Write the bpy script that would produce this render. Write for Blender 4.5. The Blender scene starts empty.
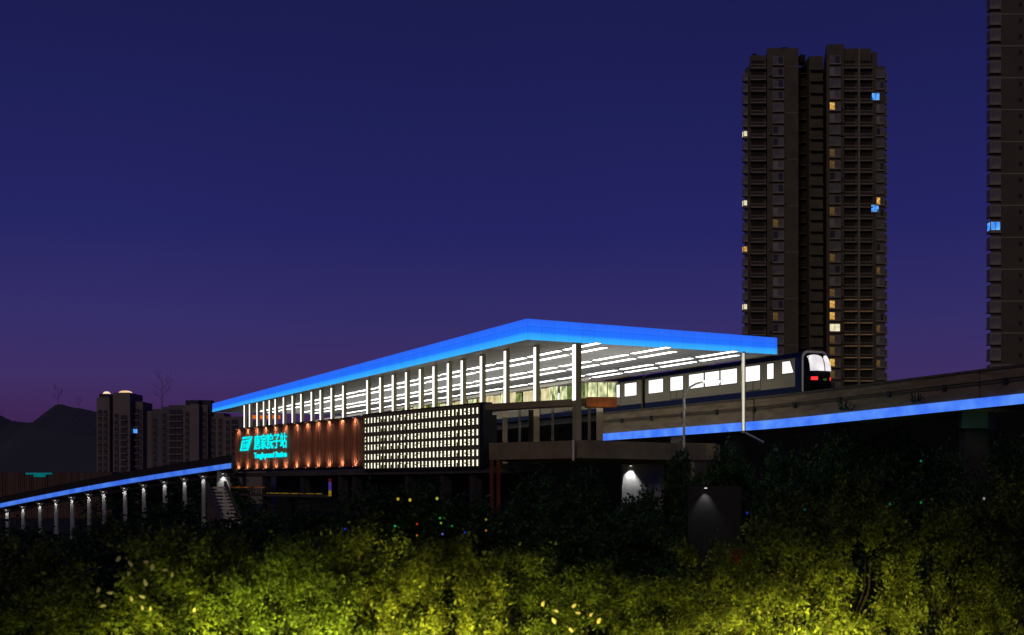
import bpy, math, random
import numpy as np
from mathutils import Vector, Matrix

random.seed(7); rng = np.random.default_rng(7)
R = math.radians
scene = bpy.context.scene
col = scene.collection
F, CX, HY, H = 1237.0, 512.0, 485.0, 8.0      # focal length in px, centre column, horizon row, eye height (m)

# ------------------------------------------------------------------ helpers
def P(px, py, d):                      # the point seen at a pixel of the photo, d metres out
    return Vector(((px - CX) / F * d, d, H + (HY - py) / F * d))
def X_at(px, d): return (px - CX) / F * d
def Z_at(py, d): return H + (HY - py) / F * d
def lin(r, g, b):
    f = lambda c: (c / 255) / 12.92 if c <= 10 else (((c / 255) + .055) / 1.055) ** 2.4
    return (f(r), f(g), f(b), 1)

class MB:
    def __init__(s): s.v = []; s.f = []; s.m = []
    def face(s, pts, m=0):
        i = len(s.v); s.v += [tuple(p) for p in pts]; s.f.append(tuple(range(i, i + len(pts)))); s.m.append(m)
    def hexa(s, b, t, m=0):            # bottom loop, top loop (any polygon)
        n = len(b); i = len(s.v)
        s.v += [tuple(p) for p in b] + [tuple(p) for p in t]
        s.f.append(tuple(range(i + n - 1, i - 1, -1))); s.m.append(m)
        s.f.append(tuple(range(i + n, i + 2 * n))); s.m.append(m)
        for k in range(n):
            s.f.append((i + k, i + (k + 1) % n, i + n + (k + 1) % n, i + n + k)); s.m.append(m)
    def box(s, x0, x1, y0, y1, z0, z1, m=0):
        b = [(x0, y0, z0), (x1, y0, z0), (x1, y1, z0), (x0, y1, z0)]
        s.hexa(b, [(x, y, z1) for x, y, z in b], m)
    def prism(s, poly, z0, z1, m=0):   # poly of (x,y)
        s.hexa([(x, y, z0) for x, y in poly], [(x, y, z1) for x, y in poly], m)
    def obox(s, o, ux, a0, a1, uy, b0, b1, z0, z1, m=0):   # box in an oblique frame on the ground
        q = [(a0, b0), (a1, b0), (a1, b1), (a0, b1)]
        pts = [(o[0] + ux[0] * a + uy[0] * b, o[1] + ux[1] * a + uy[1] * b) for a, b in q]
        s.prism(pts, z0, z1, m)
    def tube(s, path, r, n=8, m=0, cap=True):
        path = [Vector(p) for p in path]; rs = r if isinstance(r, (list, tuple)) else [r] * len(path)
        base = len(s.v)
        for k, p in enumerate(path):
            d = (path[min(k + 1, len(path) - 1)] - path[max(k - 1, 0)]).normalized()
            a = d.orthogonal().normalized() if abs(d.z) < .99 else Vector((1, 0, 0))
            b = d.cross(a)
            for j in range(n):
                t = 2 * math.pi * j / n
                s.v.append(tuple(p + (a * math.cos(t) + b * math.sin(t)) * rs[k]))
        for k in range(len(path) - 1):
            for j in range(n):
                s.f.append((base + k * n + j, base + k * n + (j + 1) % n, base + (k + 1) * n + (j + 1) % n, base + (k + 1) * n + j)); s.m.append(m)
        if cap:
            s.f.append(tuple(range(base + n - 1, base - 1, -1))); s.m.append(m)
            e = base + (len(path) - 1) * n
            s.f.append(tuple(range(e, e + n))); s.m.append(m)
    def dome(s, c, r, h, n=12, k=4, m=0):
        rings = []
        for i in range(k):
            t = math.pi / 2 * i / k
            rings.append([(c[0] + r * math.cos(t) * math.cos(2 * math.pi * j / n), c[1] + r * math.cos(t) * math.sin(2 * math.pi * j / n), c[2] + h * math.sin(t)) for j in range(n)])
        for i in range(k - 1):
            for j in range(n):
                s.face([rings[i][j], rings[i][(j + 1) % n], rings[i + 1][(j + 1) % n], rings[i + 1][j]], m)
        for j in range(n):
            s.face([rings[-1][j], rings[-1][(j + 1) % n], (c[0], c[1], c[2] + h)], m)
    def build(s, name, mats, parent=None, smooth=False):
        if not isinstance(mats, (list, tuple)): mats = [mats]
        o0 = wloc(parent)
        me = bpy.data.meshes.new(name)
        me.from_pydata([(x - o0.x, y - o0.y, z - o0.z) for x, y, z in s.v], [], s.f)
        for mt in mats: me.materials.append(mt)
        for i, p in enumerate(me.polygons): p.material_index = s.m[i]; p.use_smooth = smooth
        me.update()
        o = bpy.data.objects.new(name, me); col.objects.link(o); o.parent = parent
        return o

def wloc(o):
    v = Vector((0, 0, 0))
    while o is not None: v = v + o.location; o = o.parent
    return v
def tag(o, label=None, cat=None, group=None, kind=None):
    if label: o['label'] = label
    if cat: o['category'] = cat
    if group: o['group'] = group
    if kind: o['kind'] = kind
    return o
def empty(name, loc, label=None, cat=None, group=None):
    o = bpy.data.objects.new(name, None); col.objects.link(o); o.location = loc
    o.empty_display_size = .5
    return tag(o, label, cat, group)
def clone(o, parent=None, loc=None):
    c = o.copy(); col.objects.link(c); c.parent = parent
    if loc is not None: c.location = loc
    return c
def clone_tree(o, parent=None):
    c = clone(o, parent)
    for ch in list(o.children): clone_tree(ch, c)
    return c

# ------------------------------------------------------------------ materials
def nodes(m):
    m.use_nodes = True; nt = m.node_tree; return nt, nt.nodes, nt.links
def surf(name, c, rough=.7, var=.25, scale=1.5, bump=.0, metal=0, spec=.3, stretch=(1, 1, 1), c2=None):
    m = bpy.data.materials.new(name); nt, N, L = nodes(m); b = N['Principled BSDF']
    b.inputs['Roughness'].default_value = rough; b.inputs['Metallic'].default_value = metal
    b.inputs['Specular IOR Level'].default_value = spec
    tc = N.new('ShaderNodeTexCoord'); mp = N.new('ShaderNodeMapping'); mp.inputs['Scale'].default_value = stretch
    L.new(tc.outputs['Object'], mp.inputs['Vector'])
    n = N.new('ShaderNodeTexNoise'); n.inputs['Scale'].default_value = scale; n.inputs['Detail'].default_value = 6
    n.inputs['Roughness'].default_value = .65
    L.new(mp.outputs['Vector'], n.inputs['Vector'])
    r = N.new('ShaderNodeValToRGB'); r.color_ramp.elements[0].position = .3; r.color_ramp.elements[1].position = .7
    lo = c2 or tuple(x * (1 - var) for x in c[:3]) + (1,)
    hi = tuple(min(1, x * (1 + var)) for x in c[:3]) + (1,)
    r.color_ramp.elements[0].color = lo; r.color_ramp.elements[1].color = hi
    L.new(n.outputs['Fac'], r.inputs['Fac']); L.new(r.outputs['Color'], b.inputs['Base Color'])
    if bump:
        bm = N.new('ShaderNodeBump'); bm.inputs['Strength'].default_value = bump
        L.new(n.outputs['Fac'], bm.inputs['Height']); L.new(bm.outputs['Normal'], b.inputs['Normal'])
    return m
def glow(name, c, strength=1.0, var=0, scale=1.0, c2=None, stretch=(1, 1, 1)):
    m = bpy.data.materials.new(name); nt, N, L = nodes(m); N.remove(N['Principled BSDF'])
    e = N.new('ShaderNodeEmission'); e.inputs['Color'].default_value = c; e.inputs['Strength'].default_value = strength
    L.new(e.outputs[0], N['Material Output'].inputs['Surface'])
    if var:
        tc = N.new('ShaderNodeTexCoord'); mp = N.new('ShaderNodeMapping'); mp.inputs['Scale'].default_value = stretch
        n = N.new('ShaderNodeTexNoise'); n.inputs['Scale'].default_value = scale; n.inputs['Detail'].default_value = 3
        L.new(tc.outputs['Object'], mp.inputs['Vector']); L.new(mp.outputs['Vector'], n.inputs['Vector'])
        r = N.new('ShaderNodeValToRGB'); r.color_ramp.elements[0].position = .5 - .2; r.color_ramp.elements[1].position = .5 + .2
        r.color_ramp.elements[0].color = c2 or tuple(x * (1 - var) for x in c[:3]) + (1,)
        r.color_ramp.elements[1].color = c
        L.new(n.outputs['Fac'], r.inputs['Fac']); L.new(r.outputs['Color'], e.inputs['Color'])
    return m
def leafmat(name, dark, light, trans=.25):
    m = bpy.data.materials.new(name); nt, N, L = nodes(m); b = N['Principled BSDF']
    g = N.new('ShaderNodeNewGeometry'); r = N.new('ShaderNodeValToRGB')
    r.color_ramp.elements[0].color = dark; r.color_ramp.elements[1].color = light
    L.new(g.outputs['Random Per Island'], r.inputs['Fac'])
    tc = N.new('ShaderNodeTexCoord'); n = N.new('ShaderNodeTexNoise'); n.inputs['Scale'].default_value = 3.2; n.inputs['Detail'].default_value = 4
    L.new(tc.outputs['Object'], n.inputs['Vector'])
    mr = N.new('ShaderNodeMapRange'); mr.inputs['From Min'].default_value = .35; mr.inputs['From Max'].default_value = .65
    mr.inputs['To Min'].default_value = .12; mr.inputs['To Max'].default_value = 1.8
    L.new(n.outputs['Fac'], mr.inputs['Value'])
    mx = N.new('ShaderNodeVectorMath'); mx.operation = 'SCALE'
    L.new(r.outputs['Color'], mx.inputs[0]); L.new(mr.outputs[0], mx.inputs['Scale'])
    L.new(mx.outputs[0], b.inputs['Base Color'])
    b.inputs['Roughness'].default_value = .55; b.inputs['Specular IOR Level'].default_value = .2
    t = N.new('ShaderNodeBsdfTranslucent'); L.new(mx.outputs[0], t.inputs['Color'])
    ms = N.new('ShaderNodeMixShader'); ms.inputs['Fac'].default_value = trans
    L.new(b.outputs[0], ms.inputs[1]); L.new(t.outputs[0], ms.inputs[2])
    L.new(ms.outputs[0], N['Material Output'].inputs['Surface'])
    return m

M = {}
M['ground'] = surf('ground_soil', (.035, .04, .02, 1), .95, .5, .6, .3)
M['hill'] = surf('far_hill', (.10, .105, .115, 1), 1, .12, .01)
M['hillside'] = surf('dark_slope', (.006, .008, .005, 1), 1, .5, .15, .3)
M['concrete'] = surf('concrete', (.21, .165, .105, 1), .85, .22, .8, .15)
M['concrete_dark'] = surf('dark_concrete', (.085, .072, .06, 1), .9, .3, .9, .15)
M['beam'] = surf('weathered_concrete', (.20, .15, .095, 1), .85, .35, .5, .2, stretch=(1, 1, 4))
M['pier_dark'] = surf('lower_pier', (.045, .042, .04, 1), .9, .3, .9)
M['black'] = surf('black_paint', (.012, .012, .014, 1), .6, .2, 2)
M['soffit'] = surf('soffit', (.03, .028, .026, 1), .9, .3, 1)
M['ceiling'] = surf('ceiling_panel', (.46, .455, .44, 1), .6, .08, .5)
M['roof'] = surf('roof_sheet', (.08, .08, .09, 1), .6, .2, 1)
M['column'] = surf('column_paint', (.36, .33, .18, 1), .5, .1, 1)
M['white_steel'] = surf('pale_steel', (.8, .76, .64, 1), .5, .1, 2)
M['wood'] = surf('stained_timber', (.22, .086, .048, 1), .75, .2, 1.2, .03, stretch=(3, 3, .25))
M['wood_dark'] = surf('stained_timber_dark', (.12, .046, .028, 1), .75, .2, 1.2, .03, stretch=(3, 3, .25))
M['wood_mid'] = surf('stained_timber_mid', (.165, .064, .037, 1), .75, .2, 1.2, .03, stretch=(3, 3, .25))
M['wood_far'] = surf('faded_timber', (.14, .08, .06, 1), .8, .4, .5, stretch=(3, 3, .2))
M['screen'] = surf('bronze_panel', (.20, .17, .08, 1), .5, .15, 1)
M['tower'] = surf('tower_render', (.145, .125, .085, 1), .9, .2, .25)
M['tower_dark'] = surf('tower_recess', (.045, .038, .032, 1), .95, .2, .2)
M['tower_trim'] = surf('tower_trim', (.34, .30, .225, 1), .9, .1, .3)
M['glass_dim'] = surf('dim_glass', (.22, .21, .19, 1), .25, .35, .7, spec=.5)
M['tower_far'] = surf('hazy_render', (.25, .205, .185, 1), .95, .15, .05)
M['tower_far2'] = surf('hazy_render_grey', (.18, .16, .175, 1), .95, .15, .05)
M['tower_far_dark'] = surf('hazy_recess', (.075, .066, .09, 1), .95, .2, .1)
M['train'] = surf('train_paint', (.27, .235, .165, 1), .55, .10, .4, spec=.2)
M['train_blue'] = surf('train_navy', (.006, .012, .06, 1), .7, .1, 1, spec=.08)
M['train_black'] = surf('train_mask', (.006, .006, .008, 1), .7, .1, 1, spec=.05)
M['bark'] = surf('bark', (.022, .02, .013, 1), .95, .3, 6, .3)
M['rust'] = surf('red_steel', (.14, .035, .015, 1), .8, .4, 1.5, stretch=(1, 1, .2))
M['cabinet'] = surf('green_concrete', (.10, .15, .11, 1), .85, .2, .5)
M['lamp_white'] = glow('lamp_white', lin(255, 252, 245), 9)
M['strip'] = glow('strip_white', (1, 1, 1, 1), 4)
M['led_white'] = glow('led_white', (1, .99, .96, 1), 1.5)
M['lit_window'] = glow('train_window_light', (1, .99, .97, 1), 1.35, .12, .6)
M['screen_light'] = glow('screen_backlight', (1, .97, .78, 1), 2.1, .25, .9)
M['warm_lamp'] = glow('warm_lamp', (1, .58, .30, 1), 1.6)
M['cyan'] = glow('cyan_sign', lin(0, 240, 245), 1.0)
M['teal'] = glow('teal_sign', lin(10, 120, 125), .8, .5, .3)
M['led_blue'] = glow('led_blue', lin(96, 152, 255), 1.0, .3, .6, c2=lin(58, 112, 246))
M['led_blue_deep'] = glow('led_blue_deep', lin(82, 134, 240), .95, .3, .5, c2=lin(52, 100, 222))
M['red_light'] = glow('tail_red', (1, .03, .03, 1), 1.6)
M['orange_line'] = glow('orange_line', lin(170, 85, 30), .4, .9, .9, c2=(.006, .003, .001, 1))
M['yellow_line'] = glow('yellow_line', lin(190, 160, 40), .4, .95, 1.4, c2=(.004, .003, .001, 1))
M['win_warm'] = glow('window_warm', lin(250, 205, 110), 1.0, .7, 1.4, c2=lin(160, 95, 30))
M['win_bright'] = glow('window_bright', lin(255, 240, 200), 1.1, .4, 1.2)
M['win_blue'] = glow('window_blue', lin(120, 190, 255), 1.1, .6, .9, c2=lin(30, 120, 235))
M['win_dim'] = glow('window_dim', lin(120, 92, 50), .7, .6, 1.4)
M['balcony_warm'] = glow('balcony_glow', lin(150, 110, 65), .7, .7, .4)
M['crown_light'] = glow('crown_light', lin(255, 240, 215), 1.1, .35, .15, c2=lin(255, 180, 90))
M['petal'] = surf('pale_petal', (.62, .56, .33, 1), .7, .15, 8)
M['leaf_a'] = leafmat('leaf_yellow_green', (.028, .05, .008, 1), (.17, .20, .028, 1))
M['leaf_b'] = leafmat('leaf_mid_green', (.022, .045, .008, 1), (.135, .18, .028, 1))
M['leaf_dark'] = leafmat('leaf_dark_green', (.008, .022, .008, 1), (.03, .075, .022, 1))
M['leaf_far'] = surf('far_twigs', (.16, .10, .22, 1), 1, .2, 1)

# fascia: LED panels, lighter along the lower edge, with panel joints
def fascia_mat():
    m = bpy.data.materials.new('led_fascia'); nt, N, L = nodes(m); N.remove(N['Principled BSDF'])
    a = N.new('ShaderNodeUVMap'); a.uv_map = 'UVMap'; sp = N.new('ShaderNodeSeparateXYZ'); L.new(a.outputs[0], sp.inputs[0])
    r = N.new('ShaderNodeValToRGB'); cr = r.color_ramp
    cr.elements[0].position = 0; cr.elements[0].color = lin(58, 178, 255)
    cr.elements[1].position = 1; cr.elements[1].color = lin(42, 104, 246)
    e = cr.elements.new(.27); e.color = lin(48, 160, 255)
    e = cr.elements.new(.40); e.color = lin(36, 116, 255)
    e = cr.elements.new(.62); e.color = lin(36, 110, 255)
    e = cr.elements.new(.64); e.color = lin(30, 96, 238)
    e = cr.elements.new(.67); e.color = lin(42, 112, 255)
    L.new(sp.outputs['Y'], r.inputs['Fac'])
    fr = N.new('ShaderNodeMath'); fr.operation = 'FRACT'; L.new(sp.outputs['X'], fr.inputs[0])
    gt = N.new('ShaderNodeMath'); gt.operation = 'GREATER_THAN'; gt.inputs[1].default_value = .06; L.new(fr.outputs[0], gt.inputs[0])
    fl = N.new('ShaderNodeMath'); fl.operation = 'FLOOR'; L.new(sp.outputs['X'], fl.inputs[0])
    wn = N.new('ShaderNodeTexWhiteNoise'); wn.noise_dimensions = '1D'; L.new(fl.outputs[0], wn.inputs['W'])
    mr = N.new('ShaderNodeMapRange'); mr.inputs['To Min'].default_value = .96; mr.inputs['To Max'].default_value = 1.03; L.new(wn.outputs['Value'], mr.inputs['Value'])
    m2 = N.new('ShaderNodeMapRange'); m2.inputs['To Min'].default_value = .9; m2.inputs['To Max'].default_value = 1.0; L.new(gt.outputs[0], m2.inputs['Value'])
    mu = N.new('ShaderNodeMath'); mu.operation = 'MULTIPLY'; L.new(mr.outputs[0], mu.inputs[0]); L.new(m2.outputs[0], mu.inputs[1])
    em = N.new('ShaderNodeEmission'); L.new(r.outputs['Color'], em.inputs['Color']); L.new(mu.outputs[0], em.inputs['Strength'])
    L.new(em.outputs[0], N['Material Output'].inputs['Surface'])
    return m
M['fascia'] = fascia_mat()

# ------------------------------------------------------------------ camera, world, sun
cam = bpy.data.cameras.new('camera'); cam.sensor_width = 36; cam.lens = 36 * F / 1024
cam.shift_y = (HY - 317.5) / 1024; cam.dof.use_dof = True; cam.dof.focus_distance = 118; cam.dof.aperture_fstop = .8; cam.clip_end = 20000; cam.clip_start = .5
co = bpy.data.objects.new('camera', cam); col.objects.link(co)
co.location = (0, 0, H); co.rotation_euler = (R(90), 0, 0); scene.camera = co

SUN_EL, SUN_AZ = R(22), R(198)     # the last dusk light comes from behind the viewer
w = bpy.data.worlds.new('World'); scene.world = w; w.use_nodes = True
N, L = w.node_tree.nodes, w.node_tree.links
bg = N['Background']
sky = N.new('ShaderNodeTexSky'); sky.sky_type = 'NISHITA'; sky.sun_disc = False
sky.sun_elevation = R(-4); sky.sun_rotation = SUN_AZ
tc = N.new('ShaderNodeTexCoord'); sp = N.new('ShaderNodeSeparateXYZ'); L.new(tc.outputs['Generated'], sp.inputs[0])
rp = N.new('ShaderNodeValToRGB'); cr = rp.color_ramp
stops = [(0.0, (44, 28, 58)), (.055, (62, 38, 84)), (.085, (61, 46, 99)), (.13, (51, 45, 103)), (.20, (35, 36, 98)), (.30, (28, 30, 86)), (.38, (25, 26, 76)), (.9, (14, 14, 46))]
while len(cr.elements) < len(stops): cr.elements.new(.5)
for e, (p, c) in zip(cr.elements, stops): e.position = p; e.color = lin(*c)
L.new(sp.outputs['Z'], rp.inputs['Fac'])
sc_ = N.new('ShaderNodeVectorMath'); sc_.operation = 'SCALE'; sc_.inputs['Scale'].default_value = .06
L.new(sky.outputs[0], sc_.inputs[0])
nz = N.new('ShaderNodeTexNoise'); nz.inputs['Scale'].default_value = 3.0; nz.inputs['Detail'].default_value = 2
L.new(tc.outputs['Generated'], nz.inputs['Vector'])
mr = N.new('ShaderNodeMapRange'); mr.inputs['To Min'].default_value = .93; mr.inputs['To Max'].default_value = 1.07; L.new(nz.outputs['Fac'], mr.inputs['Value'])
s2 = N.new('ShaderNodeVectorMath'); s2.operation = 'SCALE'; L.new(rp.outputs[0], s2.inputs[0]); L.new(mr.outputs[0], s2.inputs['Scale'])
ad = N.new('ShaderNodeVectorMath'); ad.operation = 'ADD'; L.new(sc_.outputs[0], ad.inputs[0]); L.new(s2.outputs[0], ad.inputs[1])
L.new(ad.outputs[0], bg.inputs['Color']); bg.inputs['Strength'].default_value = 1.0

sl = bpy.data.lights.new('sun', 'SUN'); sl.energy = .25; sl.angle = R(12); sl.color = (1, .82, .6)
so = bpy.data.objects.new('sun', sl); col.objects.link(so)
so.rotation_euler = Vector((-math.sin(SUN_AZ) * math.cos(SUN_EL), -math.cos(SUN_AZ) * math.cos(SUN_EL), -math.sin(SUN_EL))).to_track_quat('-Z', 'Y').to_euler()

def spot(loc, to, power, color, angle=90, blend=.8, radius=.06, parent=None):
    l = bpy.data.lights.new('spot', 'SPOT'); l.energy = power; l.color = color[:3]; l.spot_size = R(angle); l.spot_blend = blend; l.shadow_soft_size = radius
    o = bpy.data.objects.new('spot_light', l); col.objects.link(o)
    o.location = Vector(loc) - wloc(parent); o.parent = parent
    o.rotation_euler = (Vector(to) - Vector(loc)).to_track_quat('-Z', 'Y').to_euler()
    return o

# ------------------------------------------------------------------ ground and hills
def ground_z(x, y):
    if y < 36: return 3.0
    if y < 66:
        t = (y - 36) / 30; return 3.0 * (1 - (3 * t * t - 2 * t * t * t))
    return 0.0
mb = MB()
ys = [-60, -20, 0, 10, 20, 28, 36, 40, 44, 48, 52, 56, 60, 66, 80, 100, 130, 170, 230, 320, 500, 900, 1600, 3000, 6000]
xs = [-6000, -3000, -1500, -800, -400, -200, -120, -80, -50, -30, -15, 0, 15, 30, 50, 80, 120, 200, 400, 800, 1500, 3000, 6000]
for j in range(len(ys) - 1):
    for i in range(len(xs) - 1):
        q = [(xs[i], ys[j]), (xs[i + 1], ys[j]), (xs[i + 1], ys[j + 1]), (xs[i], ys[j + 1])]
        mb.face([(x, y, ground_z(x, y)) for x, y in q])
tag(mb.build('ground', M['ground'], smooth=True), kind='structure')

def ridge(name, prof, d, depth, mat, base=0):      # a ridge with a back slope; prof in photo pixels
    mb = MB(); A = []
    for px, py in prof:
        t = P(px, py, d); A.append(((t.x, d - depth, base), (t.x, d - depth * .35, base + (t.z - base) * .72), tuple(t), (t.x * 1.05, d + depth, base)))
    for a, b in zip(A, A[1:]):
        for k in range(3): mb.face([a[k], b[k], b[k + 1], a[k + 1]])
    return tag(mb.build(name, mat, smooth=True), kind='structure')
prof = [(-160, 428), (-90, 409), (-40, 410), (-12, 412), (2, 416), (12, 421), (28, 422.5), (38, 421.5), (44, 416), (50, 409), (55, 405), (60, 404), (70, 406.5), (84, 409), (96, 412), (112, 415), (150, 424), (200, 438), (280, 455), (380, 470), (480, 482)]
fine = []
for (x0, y0), (x1, y1) in zip(prof, prof[1:]):
    n = max(1, int((x1 - x0) / 3))
    for k in range(n): fine.append((x0 + (x1 - x0) * k / n, y0 + (y1 - y0) * k / n + random.uniform(-.35, .35)))
ridge('hill', fine, 700, 120, M['hill'])
prof = [(480, 428), (500, 424), (530, 421), (560, 418), (600, 416), (650, 420), (700, 424), (760, 420), (820, 416), (880, 410), (940, 408), (1000, 408), (1080, 405), (1200, 425), (1350, 450)]
fine = []
for (x0, y0), (x1, y1) in zip(prof, prof[1:]):
    n = max(1, int((x1 - x0) / 6))
    for k in range(n): fine.append((x0 + (x1 - x0) * k / n, y0 + (y1 - y0) * k / n + random.uniform(-1, 1)))
ridge('hillside', fine, 185, 16, M['hillside'])

# ------------------------------------------------------------------ station
u = Vector((-.4460, .8950)); v = Vector((.8950, .4460))
N0 = Vector((X_at(527, 100), 100.0))
def S(a, s, z=None):
    q = N0 + u * a + v * s
    return (q.x, q.y) if z is None else (q.x, q.y, z)
LEN, WID = 110.5, 25.2
CB = H + 11.75                                        # underside of the canopy
st = empty('metro_station', (0, 130, 0), 'elevated metro station with a blue-lit flat canopy, timber wall and perforated glowing wall', 'station')

# canopy: roof body with ceiling underneath, fascia around it
tops = {'N': H + 13.43, 'L': H + 13.1, 'R': H + 13.23, 'B': H + 13.0}
mb = MB()
i0 = .12
cb = [S(i0, i0), S(i0, WID - i0), S(LEN - i0, WID - i0), S(LEN - i0, i0)]
mb.hexa([(x, y, CB + .12) for x, y in cb], [(x, y, z - .06) for (x, y), z in zip(cb, (tops['N'], tops['R'], tops['B'], tops['L']))])
canopy = mb.build('canopy', M['roof'], st)
mb = MB()
nA, nS = 26, 7
for i in range(nA):
    for j in range(nS):
        a0, a1 = .2 + (LEN - .4) * i / nA + .03, .2 + (LEN - .4) * (i + 1) / nA - .03
        s0, s1 = .2 + (WID - .4) * j / nS + .03, .2 + (WID - .4) * (j + 1) / nS - .03
        pts = [S(a0, s0), S(a1, s0), S(a1, s1), S(a0, s1)]
        mb.prism(pts, CB + .06, CB + .115)
mb.build('ceiling', M['ceiling'], canopy)
def fascia(a0, s0, a1, s1, za, zb, nout):             # a thin LED panel run from one corner to the next
    p0, p1 = Vector(S(a0, s0)), Vector(S(a1, s1)); n = Vector(nout) * .11
    ln = (p1 - p0).length
    me = bpy.data.meshes.new('fascia')
    o0 = wloc(canopy)
    V = []
    for off in (Vector((0, 0)), n):
        V += [(p0.x + off.x, p0.y + off.y, CB), (p1.x + off.x, p1.y + off.y, CB), (p1.x + off.x, p1.y + off.y, zb), (p0.x + off.x, p0.y + off.y, za)]
    V = [(x - o0.x, y - o0.y, z - o0.z) for x, y, z in V]
    Fc = [(0, 3, 2, 1), (4, 5, 6, 7), (0, 1, 5, 4), (3, 7, 6, 2), (0, 4, 7, 3), (1, 2, 6, 5)]
    me.from_pydata(V, [], Fc)
    uv = me.uv_layers.new(name='UVMap')
    uvs = {0: (0, 0), 1: (ln / 1.25, 0), 2: (ln / 1.25, 1), 3: (0, 1)}
    for p in me.polygons:
        for li in p.loop_indices: uv.data[li].uv = uvs[me.loops[li].vertex_index % 4]
    me.materials.append(M['fascia']); me.materials.append(M['roof'])
    me.polygons[0].material_index = 1
    for k in (3,): me.polygons[k].material_index = 1
    o = bpy.data.objects.new('fascia', me); col.objects.link(o); o.parent = canopy
    return o
fascia(LEN, 0, 0, 0, tops['L'], tops['N'], -v)
fascia(0, 0, 0, WID, tops['N'], tops['R'], -u)
fascia(LEN, WID, LEN, 0, tops['B'], tops['L'], u)
mb = MB(); mb.hexa([S(0, WID, CB), S(LEN, WID, CB), S(LEN, WID + .1, CB), S(0, WID + .1, CB)], [S(0, WID, tops['R']), S(LEN, WID, tops['B']), S(LEN, WID + .1, tops['B']), S(0, WID + .1, tops['R'])])
mb.build('rear_fascia', surf('gutter_cream', (.6, .5, .33, 1), .6, .1, 1), canopy)
# rows of fluorescent battens along the platform
strip_proto = None
for r_, s_ in enumerate((6.3, 8.5, 13.2, 15.6, 20.2, 22.4)):
    for k in range(16):
        a_ = 2.2 + (r_ % 2) * 2.6 + k * 6.7
        if strip_proto is None:
            mb = MB(); o = (0, 0)
            mb.obox(o, u, -2.8, 2.8, v, -.26, .26, -.05, -.01, 0)
            mb.obox(o, u, -2.85, 2.85, v, -.29, .29, -.009, .055, 1)
            strip_proto = mb.build('ceiling_light', [M['strip'], M['column']])
            t = strip_proto
        else: t = clone(strip_proto)
        t.parent = canopy; t.location = Vector(S(a_, s_, CB)) - wloc(canopy)

# unseen fill lights added at platform level to brighten the ceiling
for a_ in (14, 42, 70, 97):
    l = bpy.data.lights.new('ceiling_fill', 'AREA'); l.shape = 'RECTANGLE'; l.size = 7; l.size_y = 27; l.energy = 640; l.color = (1, .99, .96)
    o = bpy.data.objects.new('ceiling_fill', l); col.objects.link(o); o.location = S(a_, 12, H + 7.0); o.rotation_euler = (R(180), 0, math.atan2(u.y, u.x) + R(90))
# the long front row of columns
def row(px):
    xs_ = [245.6, 265, 302.5, 344.6, 368.8, 407.8, 463.7, 507, 537, 577]; ds_ = [180, 172, 158, 144.5, 137.2, 127.5, 115.4, 107.3, 104.3, 102.3]
    d_ = 1 / float(np.interp(px, xs_, [1 / q for q in ds_])); return Vector((X_at(px, d_), d_))
cols = [577, 536.9, 507, 483, 463.7, 449.8, 435.4, 421.7, 407.8, 394.5, 381.8, 368.8, 344.6, 332.9, 321.9, 312.9, 302.5, 293.8, 284.9, 276.6, 270.7, 265, 258.4, 250.9, 245.6]
for i, px in enumerate(cols):
    c = row(px); hw = .27 if i == 0 else .19
    zb = H + 3.67 if i == 0 else H + 6.6
    mb = MB(); mb.obox(c, u, -hw, hw, v, -hw, hw, zb, CB + .06)
    cm = mb.build('column', M['column'], st)
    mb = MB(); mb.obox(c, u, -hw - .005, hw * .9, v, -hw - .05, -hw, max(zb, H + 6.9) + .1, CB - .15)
    mb.build('side_glow', M['led_white'], cm)  # emissive strip added for the column's brightly lit left side
# front right corner post with its diagonal foot
def GL(a, s=0): q = Vector((25.0, 112.0)) + u * a + v * s; return q
c = P(743.5, 433, 109.5)
mb = MB(); mb.tube([(c.x, c.y, c.z), (c.x, c.y, CB + .06)], .17, 10)
cm = mb.build('column', M['white_steel'], st, True)
mb = MB(); mb.box(c.x - .13, c.x + .05, c.y - .20, c.y - .165, c.z + .2, CB - .1); mb.build('side_glow', glow('post_glow', lin(225, 220, 195), 1.0), cm)  # emissive strip added to whiten the post, which lies outside the canopy lights
e = P(763, 442, 112.5)
mb = MB(); mb.tube([(c.x, c.y, c.z + .1), (e.x, e.y, e.z)], .11, 8); mb.build('diagonal_foot', M['white_steel'], cm)

# facade line
F0, F1 = Vector((-2.35, 108.5)), Vector((-35.3, 157.2))
fd = (F1 - F0).normalized(); fl_ = (F1 - F0).length; fn = Vector((-fd.y, fd.x)) * -1
if fn.dot(-F0) < 0: fn = -fn
def FA(t): return F0 + (F1 - F0) * t
def t_at(px):
    k = (px - CX) / F; D_ = F1 - F0; return (F0.x - k * F0.y) / (k * D_.y - D_.x)
J = t_at(367.3) * fl_
# building body behind the facade
mb = MB(); mb.obox(F0, fd, .3, fl_ - .3, fn, -1.4, -.35, H + 1.7, H + 6.2)
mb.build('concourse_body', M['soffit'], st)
mb = MB(); mb.obox(F0, fd, -.4, fl_ + .2, fn, -3, .15, H + 1.05, H + 1.5); mb.build('lower_slab', M['concrete_dark'], st)
mb = MB(); mb.obox(F0, fd, 1.2, 23.9, fn, -1.5, -.5, H + 6.25, H + 6.6); mb.obox(F0, fd, 24, fl_ - .2, fn, -14, -.5, H + 6.25, H + 6.6); mb.build('platform_slab', M['concrete_dark'], st)
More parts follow.
